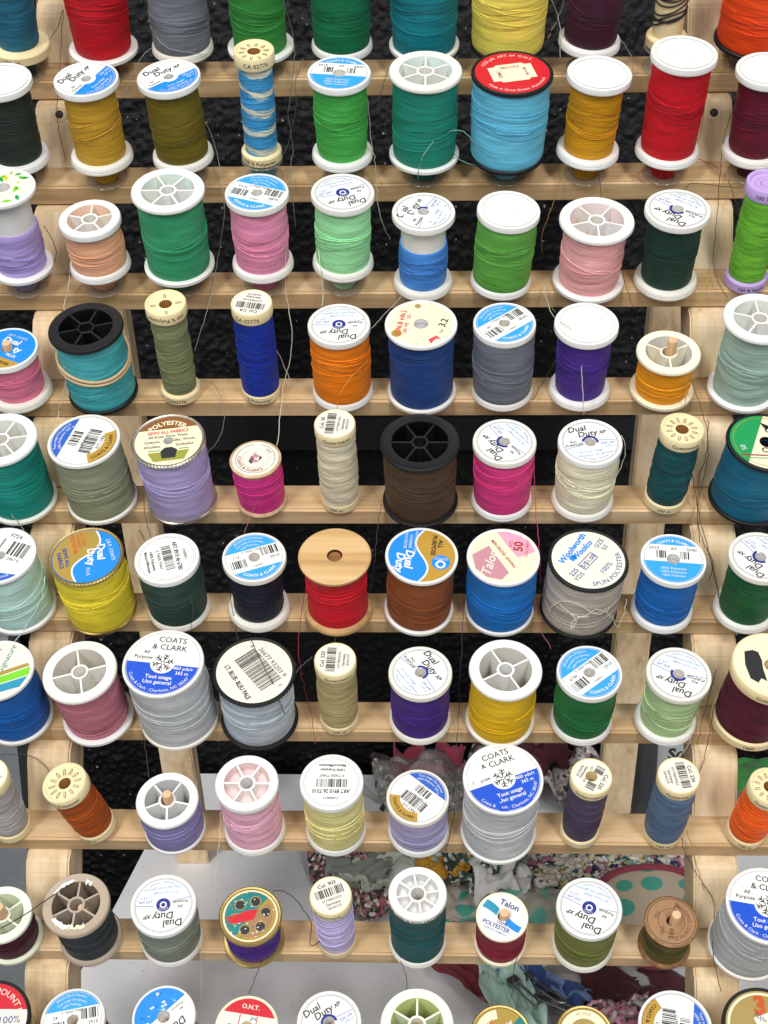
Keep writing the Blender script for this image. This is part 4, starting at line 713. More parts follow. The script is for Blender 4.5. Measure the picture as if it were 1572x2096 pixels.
def L_clarks():
    l=Lab('p'); l.ring(.84,.86,'k').ring(.56,.57,'mr'); l.arc("COATS & CLARK'S",.70,225,.20,'mr',True,bold=.02).arc('BOILFAST',.71,45,.17,'k')
    l.ring(.05,.24,'mv',20,300).t('C',.02,.30,.2,'mr',bold=.03).poly([(-.30,-.1),(-.12,.2),(-.05,-.05),(-.2,-.3)],'k').poly([(.1,-.2),(.3,0),(.22,.12)],'k'); l.wear=1.7; return l
def L_clarksg():
    l=Lab('cr',.2); l.cut(160,.30,'gr'); l.line(-.75,-.52,.9,-.52,.05,'mr').line(-.6,-.62,.8,-.62,.03,'gr'); l.t("CLARK'S",.30,-.30,.26,'k',0,bold=.02).t('O.N.T.',.35,.45,.24,'k',bold=.03); l.poly([(-.1,.75),(.2,.6),(.05,.45)],'k').arc('50',.72,200,.2,'w'); l.ring(.90,.92,'ol'); return l
def L_talon():
    l=Lab('cr'); l.poly([(-.90,.18),(-.36,.46),(.06,-.62),(-.20,-.86),(-.60,-.70),(-.88,-.34)],'mv'); l.poly([(-.02,.96),(.30,.92),(.66,.70),(.90,.36),(.97,.06),(.42,-.10),(.20,.36)],'pk')
    l.t('Talon',-.44,-.16,.42,'p',66,bold=.01,shear=.3,z=3).t('MERCERIZED SEWING',.02,.10,.135,'mr',-66,z=3,w=.125,bold=.01).t('50',.50,.32,.38,'mr',76,bold=.03,z=3).t('SIZE',.30,.44,.13,'mr',76,z=3).t('COLORFAST',.76,.26,.135,'mr',74,z=3); return l
def L_wool():
    l=Lab('p'); l.t('Woolworth',-.44,.36,.26,'b',60,bold=.035,shear=.1).t('Woolco',-.16,.34,.25,'b',55,bold=.035,shear=.35).rect(-.1,-.08,.1,.08,'b',58,2,-.42,.02)
    l.line(-.28,-.22,.06,.26,.022,'dn').line(-.08,-.36,.26,.12,.022,'dn').line(-.28,-.22,-.08,-.36,.022,'dn').line(.06,.26,.26,.12,.022,'dn')
    l.t('5/$1.00',-.01,-.05,.19,'dn',54,bold=.01).t('SIZE',.30,.62,.20,'dn',60).t('50',.45,.48,.20,'dn',60).t('225',-.40,-.48,.20,'dn',54,bold=.01).t('YDS',-.26,-.62,.20,'dn',54).t('100%',.48,-.22,.22,'dn',54).arc('SPUN POLYESTER',.84,-30,.20,'dn',True); return l
def L_ltblue():
    l=Lab('p'); l.bars(-.66,-.30,.56,.36,'k',-50,5,n=40,cx=.10,cy=.0).t('LT. BLUE- BLEU PALE',-.40,-.36,.18,'k',-56,bold=.03,w=.135).t('36677 93203 9',.46,.30,.19,'k',-50).t('0',.72,-.42,.14,'k',-50).t('8',-.12,.80,.14,'k',-50); return l
def L_guttop():
    l=Lab('cr',.2,wear=0); l.poly([(-.66,.40),(-.44,.46),(-.30,.40),(-.24,.14),(-.25,-.12),(-.20,-.50),(-.34,-.42),(-.44,-.56),(-.62,-.44),(-.70,-.02)],'bk'); return l
def L_signal():
    l=Lab('p',0); l.poly([(-.9,-.36),(.95,-.1),(.9,.02),(-.92,-.2)],'gm').poly([(-.92,-.40),(.97,-.14),(.9,-.42),(-.8,-.62)],'lm').poly([(-.8,-.66),(.88,-.46),(.6,-.78),(-.5,-.86)],'cb'); l.t('Signature',.30,.36,.26,'tq',60,shear=.3).t('for all kinds of sewing',-.1,.2,.14,'gy',70).t('100% Poly',-.5,.3,.16,'tq',70); return l
def L_holo():
    l=Lab('gm',.14); l.ring(.16,.90,'tq',50,240).ring(.16,.80,'bw',-110,40).ring(.92,.98,'cr')
    for k in range(6):
        a=radians(60*k+15); l.ring(0,.17,'bk',0,360,2,.56*cos(a),.56*sin(a),20).ring(.17,.21,'gd',0,360,2,.56*cos(a),.56*sin(a),20)
    R_=random.Random(4)
    for k in range(60):
        a=R_.uniform(0,6.28); r=R_.uniform(.3,.93); x,y=r*cos(a),r*sin(a); s=.04; l.poly([(x-s,y),(x+R_.uniform(-s,s),y-s),(x+s,y+s*R_.random())],R_.choice(('w','gm','tq','w')),3)
    l.poly([(-.85,-.10),(-.1,.20),(.25,.25),(.15,-.12),(-.3,-.28),(-.7,-.32)],'rd',3); return l
def L_talonp():
    l=Lab('w',.2); n=16
    up=[(-.95+1.9*i/n, .28*cos(pi*i/n)+.18) for i in range(n+1)]; lo=[(-.95+1.9*i/n, .28*cos(pi*i/n)-.22+.1*(i/n)) for i in range(n+1)]
    for i in range(n): l._ov([lo[i],lo[i+1],up[i+1],up[i]],[(0,1,2,3)],'cb' if i%16<9 else 'b',1)
    l.t('Talon',.08,.62,.38,'dn',0,bold=.02).t('100%',.12,-.28,.22,'dn',0,bold=.01).t('POLYESTER',-.05,-.50,.27,'dn',0,bold=.02,w=.24).t('FOR ALL FABRICS',-.02,-.72,.13,'dn',0); return l
def L_cort():
    l=Lab('bw',.2); l.ring(.93,.96,'bd').ring(.52,.54,'bd'); l.t('A',.28,.66,.40,'bd',0,bold=.0).arc('BELDING CORTICELLI',.72,-20,.22,'bd',False).t('100',-.05,-.50,.30,'bd',75,bold=.01).t('YDS',-.55,.25,.2,'bd',60).t('1203',-.40,-.40,.2,'bd',75); return l
def L_mount():
    l=Lab('p',.15); l.cut(90,.30,'rd'); l.cut(-90,.30,'ol'); l.arc('MOUNT MIST',.80,40,.24,'p').t('100%',.55,.02,.28,'nv',5,bold=.0).arc('COTTON',.76,-60,.2,'p',True); return l
def L_red():
    l=Lab('p',.2); l.cut(90,.42,'rd'); l.t('O.N.T.',0,.70,.22,'p',bold=.02).line(-.3,.4,-.3,-.9,.03,'rd').line(.3,.4,.3,-.9,.03,'rd').t("CLARK'S",.10,-.12,.26,'cb',80,bold=.02).t('50',-.60,-.1,.28,'cb',80); return l
def L_peel():
    l=Lab('w',.22); l.cut(-90,.10,'b'); l.t('Dual',-.15,.55,.36,'k',shear=.2,bold=.015).t('All',-.62,.20,.14).t('Purpose',-.55,.05,.14)
    R_=random.Random(3)
    for k in range(60):
        x,y=R_.uniform(-.9,.9),R_.uniform(-.95,-.15)
        if math.hypot(x,y)<.9: s=R_.uniform(.02,.07); l.poly([(x-s,y-s*.6),(x+s,y-s),(x+s*.8,y+s),(x-s,y+s*.8)],R_.choice(('w','b','lb')),1)
    return l
def L_gold35():
    l=Lab('gm',.15); l.cut(-40,.10,'tq'); l.ring(.60,.95,'cr',100,190).t('35¢',.40,.30,.32,'p',-60,bold=.02).t('POLY',-.5,.30,.26,'or',40,bold=.03).t('125',-.55,.0,.22,'or',40).t('Mercerized',.1,-.5,.2,'p',0); return l
def L_boye():
    l=Lab('gd',.15); l.ring(.88,.95,'cr').t('3',.0,.60,.7,'or',0,bold=.05).rect(-.12,-.9,.9,.30,'p',20,1).t('100% POLYESTER',.35,-.2,.20,'nv',-50).t('150 YDS',-.35,-.3,.22,'rd',-50); return l
def L_leaf():
    l=Lab('milk' if 0 else 'p',.25); R_=random.Random(8)
    for k in range(26):
        a=R_.uniform(0,6.28); r=R_.uniform(.45,.85); x,y=r*cos(a),r*sin(a); s=R_.uniform(.10,.2); b=R_.uniform(0,6.28)
        l.poly([(x+s*cos(b),y+s*sin(b)),(x+.45*s*cos(b+1.5),y+.45*s*sin(b+1.5)),(x-s*cos(b),y-s*sin(b)),(x+.45*s*cos(b-1.5),y+.45*s*sin(b-1.5))],R_.choice(('lm','gr','lm','ye')),1)
    return l
def L_clear():
    l=Lab('gd',.2); l.ring(.6,.95,'cr'); l.arc('FRANCE',.8,80,.16,'ol').t('5',.0,.5,.3,'ol'); l.wear=1.2; return l
def L_mint():
    l=Lab('w',.16); l.cut(-80,.62,'db'); l.bars(-.2,.0,.75,.52,'k',0,3,n=20,cx=0,cy=.1).t('F724',.1,.80,.2,'k').t('2467 6',.45,-.02,.15,'k').ring(.14,.16,'gy',0,360,2,-.1,-.45).ring(.06,.08,'gy',0,360,2,-.1,-.45).arc('COATS TOUT USAGE',.84,280,.12,'w',True); return l
LABELS={k[2:]:v for k,v in list(globals().items()) if k.startswith('L_')}
# ---------------------------------------------------------------- the setting behind the rack
def tagst(o): o['kind']='structure'; return o
blackwall=N('black_textured_wall'); _n=blackwall.noise(blackwall.co((330,330,330)),1,4,.7)
_sp=blackwall.ramp(blackwall.noise(blackwall.co((330,330,330)),1,1,.4),[(.760,(0,0,0,1)),(.79,(1,1,1,1))])
blackwall.p(Base_Color=blackwall.mix(_sp,blackwall.ramp(_n,[(.35,(.0012,.0012,.0016,1)),(.7,(.006,.006,.007,1))]),(.35,.35,.36,1)), Roughness=.45); blackwall.b.inputs['Specular IOR Level'].default_value=.2; blackwall.bump(_n,.7,.0014)
def wall():
    x0,x1,z0,z1,st=-.36,.33,-.26,.62,.0016
    nx=int((x1-x0)/st); nz=int((z1-z0)/st); v=[];f=[]
    for j in range(nz+1):
        z=z0+(z1-z0)*j/nz
        for i in range(nx+1):
            x=x0+(x1-x0)*i/nx; p=Vector((x*275,z*275,0))
            h=max(0,noise.noise(p)+.45*noise.noise(p*2.1))*.0036+.0010*noise.noise(p*.3)
            v.append((x,.334-h,z))
    for j in range(nz):
        for i in range(nx): a=j*(nx+1)+i; f.append((a,a+1,a+nx+2,a+nx+1))
    me=D.meshes.new('wall'); me.from_pydata(v,[],f); me.materials.append(blackwall.m); me.shade_smooth(); tagst(link('wall',me))
    mb=MB(); mb.add(*boxv(-2000,2000,338,420,-750,2400),blackwall.m); tagst(mb.obj('wall'))
    mb=MB(); mb.add(*boxv(-420,400,318,332,262,286),plain('dark_batten','14161a',.35,.2)); tagst(mb.obj('wall_batten'))
wall()
floorm=plain('dark_floor','2a2927',.6,.3)
mb=MB(); mb.add(*boxv(-2500,2500,-3000,420,-760,-750),floorm); tagst(mb.obj('floor'))
# table
tm=N('white_laminate'); _a=tm.noise(tm.co((22,22,22)),1,5,.65); _b=tm.noise(tm.co((260,260,260)),1,3,.7)
_st=tm.ramp(_a,[(.52,(0,0,0,1)),(.75,(1,1,1,1))]); _sc=tm.ramp(_b,[(.66,(0,0,0,1)),(.74,(1,1,1,1))])
tm.p(Base_Color=tm.mix(tm.math('MULTIPLY',_sc,.8),tm.mix(tm.math('MULTIPLY',_st,.5),lin('f2f2f4'),lin('cfced0')),lin('77767a')),Roughness=.4); tm.bump(_b,.1,.0002)
tbl=empty('table',Matrix.Identity(4),'grey white table top under the rack with a straight left edge','table')
def slab(name,pts,z0,z1,mat,parent=None,bev=1.0):
    bm=bmesh.new(); a=[bm.verts.new((x*MM,y*MM,z0*MM)) for x,y in pts]; fb=bm.faces.new(a[::-1]); b=[bm.verts.new((x*MM,y*MM,z1*MM)) for x,y in pts]; bm.faces.new(b)
    for i in range(len(pts)): j=(i+1)%len(pts); bm.faces.new((a[i],a[j],b[j],b[i]))
    if bev: bmesh.ops.bevel(bm,geom=bm.edges[:],offset=bev*MM,segments=2,affect='EDGES')
    me=D.meshes.new(name); bm.to_mesh(me); bm.free(); me.materials.append(mat); return link(name,me,parent)
slab('table_top',[(-208,-160),(640,-160),(640,322),(-170,322)],-18,0,tm.m,tbl)
for x,y in ((-150,280),(600,280),(-165,-120),(600,-120)):
    mb=MB(); mb.add(*boxv(x-18,x+18,y-18,y+18,-750,-18),plain('table_leg_steel','5a5c60',.4)); mb.obj('leg',tbl)
cab=empty('cabinet',Matrix.Identity(4),'smooth grey cabinet side standing left of the table in front of the black wall','cabinet')
mb=MB(); mb.add(*boxv(-700,-291,296,326,-748,120),plain('grey_cabinet','8d9296',.45,.15)); mb.obj('side_panel',cab)
mb=MB(); mb.add(*boxv(-702,-289,294,328,120.5,126),plain('grey_cabinet_edge','9da1a4',.45,.15)); mb.obj('top_edge',cab)
# ---------------------------------------------------------------- the rack
PB=radians(39.0); PV=Vector((0,sin(PB),cos(PB))); TV=Vector((0,cos(PB),-sin(PB))); RA,RB,PITCH=11.0,17.0,53.0
def railpt(k,a,b):   # a along the pin direction, b back across the rail top
    return Vector((0,(5-k)*PITCH,0))+PV*a+TV*b
def pinbase(k): return railpt(k,RA,RB/2-2.2)
rack=empty('thread_rack',RACK,'pale wooden thread rack with pegged rails leaning back on two rear legs','thread rack')
def prism(name,poly,x0,x1,mat,bev=.8,seg=2):
    bm=bmesh.new(); A=[bm.verts.new((x0*MM,p[0]*MM,p[1]*MM)) for p in poly]; B=[bm.verts.new((x1*MM,p[0]*MM,p[1]*MM)) for p in poly]; n=len(poly)
    bm.faces.new(A); bm.faces.new(B[::-1])
    for i in range(n): j=(i+1)%n; bm.faces.new((A[j],A[i],B[i],B[j]))
    bmesh.ops.recalc_face_normals(bm,faces=bm.faces[:])
    if bev: bmesh.ops.bevel(bm,geom=bm.edges[:],offset=bev*MM,segments=seg,affect='EDGES',clamp_overlap=True)
    me=D.meshes.new(name); bm.to_mesh(me); bm.free(); me.materials.append(mat); me.shade_smooth(); me.set_sharp_from_angle(angle=radians(18)); return link(name,me,rack)
pin_me=None; SHORT={(5,3):.80,(8,5):.84,(9,3):.72,(10,3):.8,(10,6):.7,(10,7):.75}   # worn shorter pegs
XS=[-59.1+39.3*i-117.9 for i in range(10)]
for k in range(0,12):
    q=[railpt(k,0,0),railpt(k,RA,0),railpt(k,RA,RB),railpt(k,0,RB)]
    r=prism('rail',[(p.y,p.z) for p in q],-199-random.uniform(0,1),199+random.uniform(0,1),WOOD_X,1.1,3)
    for x in XS:
        if pin_me is None:
            mb=MB(); mb.add(*lathe([(.01,-3),(2.6,-3),(2.6,20),(2.3,32),(2.0,32.8),(.01,33)],20),WOOD_P); pin_me=mb.mesh('pin',True); pin_me.set_sharp_from_angle(angle=radians(40))
        o=link('pin',pin_me,rack); p=pinbase(k)+Vector((x+.6,0,0))
        q=SHORT.get((k,XS.index(x)),1.0); o.matrix_local=Matrix(((1,0,0,p.x*MM),(0,TV.y,PV.y*q,p.y*MM),(0,TV.z,PV.z*q,p.z*MM),(0,0,0,1)))
for s in (-1,1):
    poly=[]
    for k in range(0,12):
        b0=railpt(k,-.3,RB); f0=railpt(k,-.3,-5.4); back=railpt(k,RA+.5,RB-3)
        poly+= [(back.y,back.z),(b0.y,b0.z),(f0.y,f0.z),(f0.y-6.5,f0.z+.3)]
    poly+= [((5-12)*PITCH+20,-2),((5-12)*PITCH+20,-24),((5-0)*PITCH+40,-24)]
    x0,x1=sorted((s*172.0,s*150.8)); prism('upright',poly,x0,x1,WOOD_V,1.0,3).data.shade_flat()
sc_me=None
for s in (-1,1):
    mb=MB(); mb.add(*lathe([(2.0,.06),(.01,.06)],20),plain('painted_hole_shade','2a2018',.8,.1)); mb.add(*lathe([(1.3,.07),(1.0,.14),(.01,.14)],14),plain('dark_screw','3a3632',.4,.2)); mb.add(*lathe([(3.9,-.1),(3.7,.16),(2.3,.10),(2.0,.03)],28),WOOD_V)  # flat dark disc paints the shade of the countersink; no recess is cut
    o=mb.obj('screw_hole',rack); f0=railpt(1,-.3,-5.4); b1=railpt(2,RA+.5,RB-3); x,y=SCREWS[0 if s<0 else 1]
    y0,z0_=f0.y-6.5,f0.z+.3; q=(y-y0)/(b1.y-y0); o.location=(x*MM,y*MM,(z0_+(b1.z-z0_)*q+.02)*MM); o.rotation_euler=(-math.atan2(b1.z-z0_,b1.y-y0)+pi if 0 else -math.atan2(z0_-b1.z,y0-b1.y)*-1,0,0)
# rear legs (from the hinge at the top to the table)
INV=RACK.inverted()
def leg(xt,xb):
    t=Vector((xt,113,620)); b=Vector((xb,200,0)); d=(b-t).normalized(); n=Vector((0,-1,0)); n=(n-d*n.dot(d)).normalized(); u=d.cross(n)
    bm=bmesh.new(); V=[]
    for p in (t,b):
        for a,c in ((-1,-1),(1,-1),(1,1),(-1,1)):
            q=p+u*a*11.0+n*c*8.0
            if p is b: q=q-d*(q.z/d.z)
            V.append(bm.verts.new(INV@(q*MM)))
    for f in ((3,2,1,0),(4,5,6,7),(0,1,5,4),(1,2,6,5),(2,3,7,6),(3,0,4,7)): bm.faces.new([V[i] for i in f])
    bmesh.ops.recalc_face_normals(bm,faces=bm.faces[:]); bmesh.ops.bevel(bm,geom=bm.edges[:],offset=1.0*MM,segments=2,affect='EDGES')
    me=D.meshes.new('rear_leg'); bm.to_mesh(me); bm.free(); me.materials.append(WOOD_V); link('rear_leg',me,rack)
leg(*LEGL); leg(*LEGR)
# ---------------------------------------------------------------- thread spools
def spool_matrix(g):
    row,x,s,H,t,*_=g; a=PV*cos(radians(t))+Vector((1,0,0))*sin(radians(t)); ex=TV.cross(a)
    p=pinbase(row)+Vector((x,0,0))+PV*s
    return RACK@Matrix(((ex.x,TV.x,a.x,p.x*MM),(ex.y,TV.y,a.y,p.y*MM),(ex.z,TV.z,a.z,p.z*MM),(0,0,0,1)))
def wrap_text(name,parent,txt,r,z,size,mat,ang=-90,bold=.01,flip=False):
    v,f,L=glyphs(txt,bold); mb=MB(); out=[]
    for px,py in v:
        d=(px-L/2)*size/r*(-1 if flip else 1); a=radians(ang)+d; out.append((r*cos(a)*MM,r*sin(a)*MM,(z+(py-.35)*size*(-1 if flip else 1))*MM))
    mb.add(out,f,mat); return mb.obj(name,parent)
def thread_body(o,rb,rt,z0,z1,mat,col,kind,bulge=.0,name='thread',rnd=random,ir=2.9):
    ph=[rnd.uniform(0,6.28) for _ in range(6)]; n=30; prof=[]
    for i in range(n+1):
        t=i/n; z=z0+(z1-z0)*t; r=rb+(rt-rb)*t+bulge*sin(pi*t)+.06*sin(z*.9+ph[0])+.04*sin(z*2.1+ph[1])
        if i in (0,n): r-=.25
        prof.append((r,z))
    def rm(a,i):
        z=prof[i][1]; 
        if kind=='cross': return .013*sin(z*.95+1.3*sin(a+ph[2])+ph[3])+.010*sin(z*1.6-1.6*sin(a+ph[4]))
        return .003*sin(2*a+ph[2]+z*.3)+.002*sin(3*a+ph[3]-z*.5)
    mb=MB(); mb.add(*lathe([(2.9,z0)]+prof+[(min(ir,rt-.3),z1)],64,rmod=lambda a,i: rm(a,min(max(i-1,0),n)) if 0<i<n+2 else 0),mat)
    t=mb.obj(name,o,True,60); t.color=col; return t,(lambda z: rb+(rt-rb)*(z-z0)/(z1-z0)+bulge*sin(pi*(z-z0)/(z1-z0)))
def loops(o,rf,z0,z1,col,n,rnd,r=.16,amp=2.2,mid=None):
    mb=MB(); base=rnd.uniform(0,6.28)
    for _ in range(n):
        zc=(mid if mid is not None else z0+(z1-z0)*rnd.uniform(.2,.8))+rnd.uniform(-1,1)*(z1-z0)*.16
        a_=min(rnd.uniform(.3,1)*amp,(zc-z0)*.85,(z1-zc)*.85); ph=base+rnd.uniform(-.6,.6); w2=rnd.uniform(-.35,.35); pts=[]
        for j in range(40):
            t=2*pi*j/40; z=zc+a_*sin(t+ph)+w2*a_*sin(2*t+ph); rr=rf(z)+.17+.10*sin(t*3+ph); pts.append((rr*cos(t)*MM,rr*sin(t)*MM,z*MM))
        mb.add(*tube(pts,r*MM,5,True),STRAND)
    w=mb.obj('loose_winding',o,True); w.color=col; return w
def shade(c,k): return tuple(min(1,x*k) for x in c[:3])+(1,)
SPO={}
def build_spool(sid, hexc, body, cap, label):
    g=GEO[sid]; row,x,s,H,tilt,R,Rb,rt,rb=g; rnd=random.Random(sid); col=lin(hexc)
    o=empty('thread_spool',spool_matrix(g),label,'thread spool','thread spools on the rack pins'); SPO[sid]=o
    c=cap.split(); kind=c[0]; body,_,opt=body.partition(':'); frac=float(opt) if opt else 1.0
    plm={'s':WHITE,'w':WHITE,'g':CREAM,'k':BLACK,'d':WOOD_S,'m':SILVER,'gd':GOLD,'i':IVORY,'t':TAUPE,'l':LILAC,'f':FROST,'y':MILKY,'dt':WOOD_T,'do':WOOD_D,'kc':BLACK}[body]
    th,bh={'s':(3.7,4.0),'w':(2.4,2.3),'g':(6.2,5.2),'k':(2.3,2.2),'d':(3.2,3.2),'dt':(2.6,2.2),'do':(2.6,2.6),'m':(1.9,1.9),'gd':(2.0,1.9),'i':(2.4,2.3),'t':(3.2,3.4),'l':(6.2,5.6),'f':(2.2,2.2),'y':(2.6,2.4),'kc':(2.0,1.8)}[body]
    hr=3.05
    # ---- bottom flange
    if body in ('s','t'): prof=[(hr,0),(Rb-.5,0),(Rb,.5),(Rb,1.5),(Rb-.28,1.75),(Rb-.05,2.05),(Rb-.25,bh-.6),(Rb-.8,bh),(hr,bh)]
    elif body in ('g','l'): prof=[(hr,0),(Rb-.5,0),(Rb,.5),(Rb,bh-.9),(Rb-.5,bh-.2),(Rb-1.2,bh),(hr,bh)]
    elif body in ('d','dt','do'): prof=[(hr,0),(Rb-.5,0),(Rb,.5),(Rb,bh*.55),(Rb-.4,bh*.8),(rb*.9,bh+1.2),(hr,bh+1.2)]
    else: prof=[(hr,0),(Rb-.4,0),(Rb,.4),(Rb,bh-.4),(Rb-.4,bh),(hr,bh)]
    mb=MB(); mb.add(*lathe(prof,64,rmod=(lambda a,i: .010*sin(60*a) if i in (2,3) else 0) if body in('m','gd') else None),plm); f=mb.obj('bottom_flange',o,True,35)
    # ---- core
    mb=MB(); core=10.6 if frac<1 else 5.0
    mb.add(*lathe([(hr,.4),(hr,H-1.2)],24),plm if body!='k' else BLACK)
    if frac<1: mb.add(*lathe([(core,bh-.1),(core,H-th+.1)],48),WHITE)
    mb.obj('core',o,True)
    # ---- thread
    z0=bh+.05; z1=z0+(H-th-.05-z0)*frac
    mat=T_CROSS if body in ('g','l') else T_PLAIN; 
    if 'vario' in cap: mat=T_VAR
    if 'sparse' not in cap:
        tb,rf=thread_body(o,rb,rt if frac==1 else rb,z0,z1,mat,col,'cross' if body in('g','l') else 'plain',rnd.uniform(.0,.35) if body not in('d','do') else -.5,rnd=rnd,ir=(R*(float(c[3]) if len(c)>3 and c[3][0].isdigit() else .72)+.15 if kind=='open' else 2.9))
        if body not in('g','l'):
            md=z0+(z1-z0)*rnd.uniform(.35,.65)
            for k_,n_ in ((.62,rnd.choice((3,4,5,6))),(1.32,rnd.choice((3,4,5)))): loops(tb,rf,z0,z1,shade(col,k_),n_,rnd,amp=rnd.uniform(2.5,4.6) if H>36 else 1.8,mid=md+rnd.uniform(-2,2))  # dark and light strands: shading of the windings put into their colour
        else: loops(tb,rf,z0,z1,shade(col,rnd.choice((.75,1.2))),9,rnd,r=.14,amp=2.4)
        if body in ('g',) or rnd.random()<.5:
            pass
    else:
        mb=MB(); mb.add(*lathe([(rb,bh),(rt,H-th)],48),CREAM); mb.obj('tube',o,True)
        loops(o,lambda z: rb+.3,z0,z1,col,20,rnd,r=.42,amp=3.5)
    # ---- top flange
    def flange(ri, zt, rec=.45, lip=1.5, mat=plm):
        if body in ('g','l'):
            p=[(ri,zt),(R-.9,zt),(R-.75,H-.05),(R-.35,H),(R,H-.5),(R,H-th+1.0),(R-.25,H-th),(R-1.4,H-th),(rt*.8,H-th+.2)]
            w=lambda a,i: 0
        elif body in ('d','dt','do'): p=[(ri,zt),(R-.7,zt),(R,H-.55),(R,H-th*.5),(R-.45,H-th*.8),(rt*.9,H-th-1.0),(hr,H-th-1.0)]; w=None
        elif body in ('m','gd','kc'): p=[(ri,zt),(R-1.6,zt),(R-1.3,H-.05),(R-.5,H+.1),(R,H-.4),(R,H-th+.3),(R-.5,H-th),(hr,H-th)]; w=lambda a,i:(.014*sin(62*a) if i in(4,5) else 0)
        else: p=[(ri,zt),(R-lip,zt),(R-lip+.25,H-.08),(R-lip*.5,H),(R-.2,H-.25),(R,H-.8),(R,H-th+.7),(R-.5,H-th),(hr,H-th)]; w=None
        if kind=='open': p[-1]=(ri+.12,H-th); p[-2]=(max(p[-2][0],ri+.3),H-th)
        mb=MB(); mb.add(*lathe(p,72 if w is None else 186,rmod=w),mat); return mb.obj('top_flange',o,True,35)
    if kind=='lab':
        kw={}
        for q in c[3:]:
            if '=' in q and q[:4] not in('top=','bot=','tint'): k,v=q.split('='); kw[k]=(float(v) if v.replace('.','').replace('-','').isdigit() and k not in('code','rotcode') else v.replace('_',' '))
        if c[1] in('bb','bs') and 'code' in kw: kw['code']=tuple(kw['code'].split(','))
        if 'seed' in kw: kw['seed']=int(kw['seed'])
        if 'logo' in kw: kw['logo']=bool(int(kw['logo']))
        if 'caps' in kw: kw['caps']=True
        L=LABELS[c[1]](**kw)
        lip={'s':1.3,'w':1.5,'i':1.5,'k':1.4}.get(body,.0); Lr=R-{'s':1.25,'w':1.25,'i':1.3,'k':1.7,'g':.55,'d':1.4,'dt':1.3,'m':1.6,'gd':1.6,'do':1.0,'y':1.5,'f':1.4,'kc':1.6}.get(body,1.4)
        zt=H-.45 if body in('s','w','k','m','gd','i','y','f','kc') else (H-.25 if body!='g' else H-.05)
        lift=.06
        if body=='g': zt=H-.30
        hole=L.hole*Lr
        tf=flange(max(hole,.02) if hole else .02, zt, lip=lip or 1.4)
        L.build('label',tf,Lr,zt+.07,float(c[2]),lift)
        if hole:
            mb=MB(); mb.add(*lathe([(hole,zt+.02),(hole,H-9),(hr-.3,H-9.5),(hr-.3,H-14)],28),plm if body not in('m','gd','g') else (CREAM if body=='g' else WHITE)); mb.obj('hole_wall',tf,True,40)
            if body in ('s','w') and c[1] in('dd','db','bb','bs') :      # torn paper round the punched hole
                mb=MB(); 
                for k in range(9):
                    a=rnd.uniform(0,6.28); w_=rnd.uniform(.25,.6); d_=rnd.uniform(.3,1.0)
                    pts=[((hole+.25)*cos(a-w_),(hole+.25)*sin(a-w_),zt+.12),((hole+.25)*cos(a+w_),(hole+.25)*sin(a+w_),zt+.12),((hole-.5*d_)*cos(a),(hole-.5*d_)*sin(a),zt-.5*d_+.2)]
                    mb.add([(p[0]*MM,p[1]*MM,p[2]*MM) for p in pts],[(0,1,2)],ink('w') if k%3 else ink('lg'))
                mb.obj('torn_paper',tf)
    elif kind in('open','emb'):
        n=int(c[1]); rot=radians(float(c[2])); fr=float(c[3]) if len(c)>3 and c[3][0].isdigit() else (.72 if kind=='open' else .80)
        ri=R*fr; dp=(min(H*.62,26) if kind=='open' else 1.3); 
        if 'shallow' in cap: dp=5
        hub=hr+1.1 if kind=='open' else R*.24
        tint=[q for q in c if q.startswith('tint=')]
        im=plastic('cup_shade','cdc9c2',.4) if kind=='open' and body!='k' else plm  # greyer than the rim: the shade inside the cup is painted in
        if tint: im=plastic('cup_'+tint[0][5:],tint[0][5:],.4)  # tint: thread colour showing through, with painted recess shade
        tf=flange(ri,H-.5 if kind=='emb' else H-.12,lip=1.4 if kind=='emb' else .9)
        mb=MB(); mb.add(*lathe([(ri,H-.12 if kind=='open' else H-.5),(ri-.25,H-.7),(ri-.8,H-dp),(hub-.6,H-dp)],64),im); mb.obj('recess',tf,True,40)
        mb=MB()
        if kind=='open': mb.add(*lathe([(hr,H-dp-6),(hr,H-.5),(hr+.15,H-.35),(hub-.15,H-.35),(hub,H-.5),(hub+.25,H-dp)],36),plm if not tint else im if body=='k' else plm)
        else: mb.add(*lathe([(.02,H-1.3),(hub*.7,H-1.3),(hub*.82,H-.6),(hub,H-.7),(hub+.1,H-dp)],36),plm)
        mb.obj('hub',tf,True,40)
        if 'torn' in cap:
            mb=MB()
            for a0,sp in ((2.2,.5),(4.2,.45),(4.9,.35),(1.2,.12)):
                q=12; pts=[((ri-rnd.uniform(-.9,1.6))*cos(a0+sp*(j/q-.5)*2),(ri-rnd.uniform(-.9,1.6))*sin(a0+sp*(j/q-.5)*2)) for j in range(q+1)]+[((ri+rnd.uniform(.8,1.9))*cos(a0-sp*(j/q-.5)*2),(ri+rnd.uniform(.8,1.9))*sin(a0-sp*(j/q-.5)*2)) for j in range(q+1)]
                for j in range(q): mb.add([(x*MM,y*MM,(H+.08)*MM) for x,y in (pts[j],pts[j+1],pts[2*q-j],pts[2*q+1-j])],[(0,1,2,3)],ink('cr') if a0>4.5 else ink('w'))
            mb.obj('torn_paper',tf)
        sme=None
        for k in range(n):
            if sme is None:
                mb=MB(); w_=.45 if kind=='open' else .35; mb.add(*boxv(hub-.1,ri-.1,-w_,w_,H-dp+.02,H-.55 if kind=='open' else H-1.0),plm); sme=mb.mesh('spoke')
            q=link('spoke',sme,tf); q.rotation_euler=(0,0,rot+2*pi*k/n)
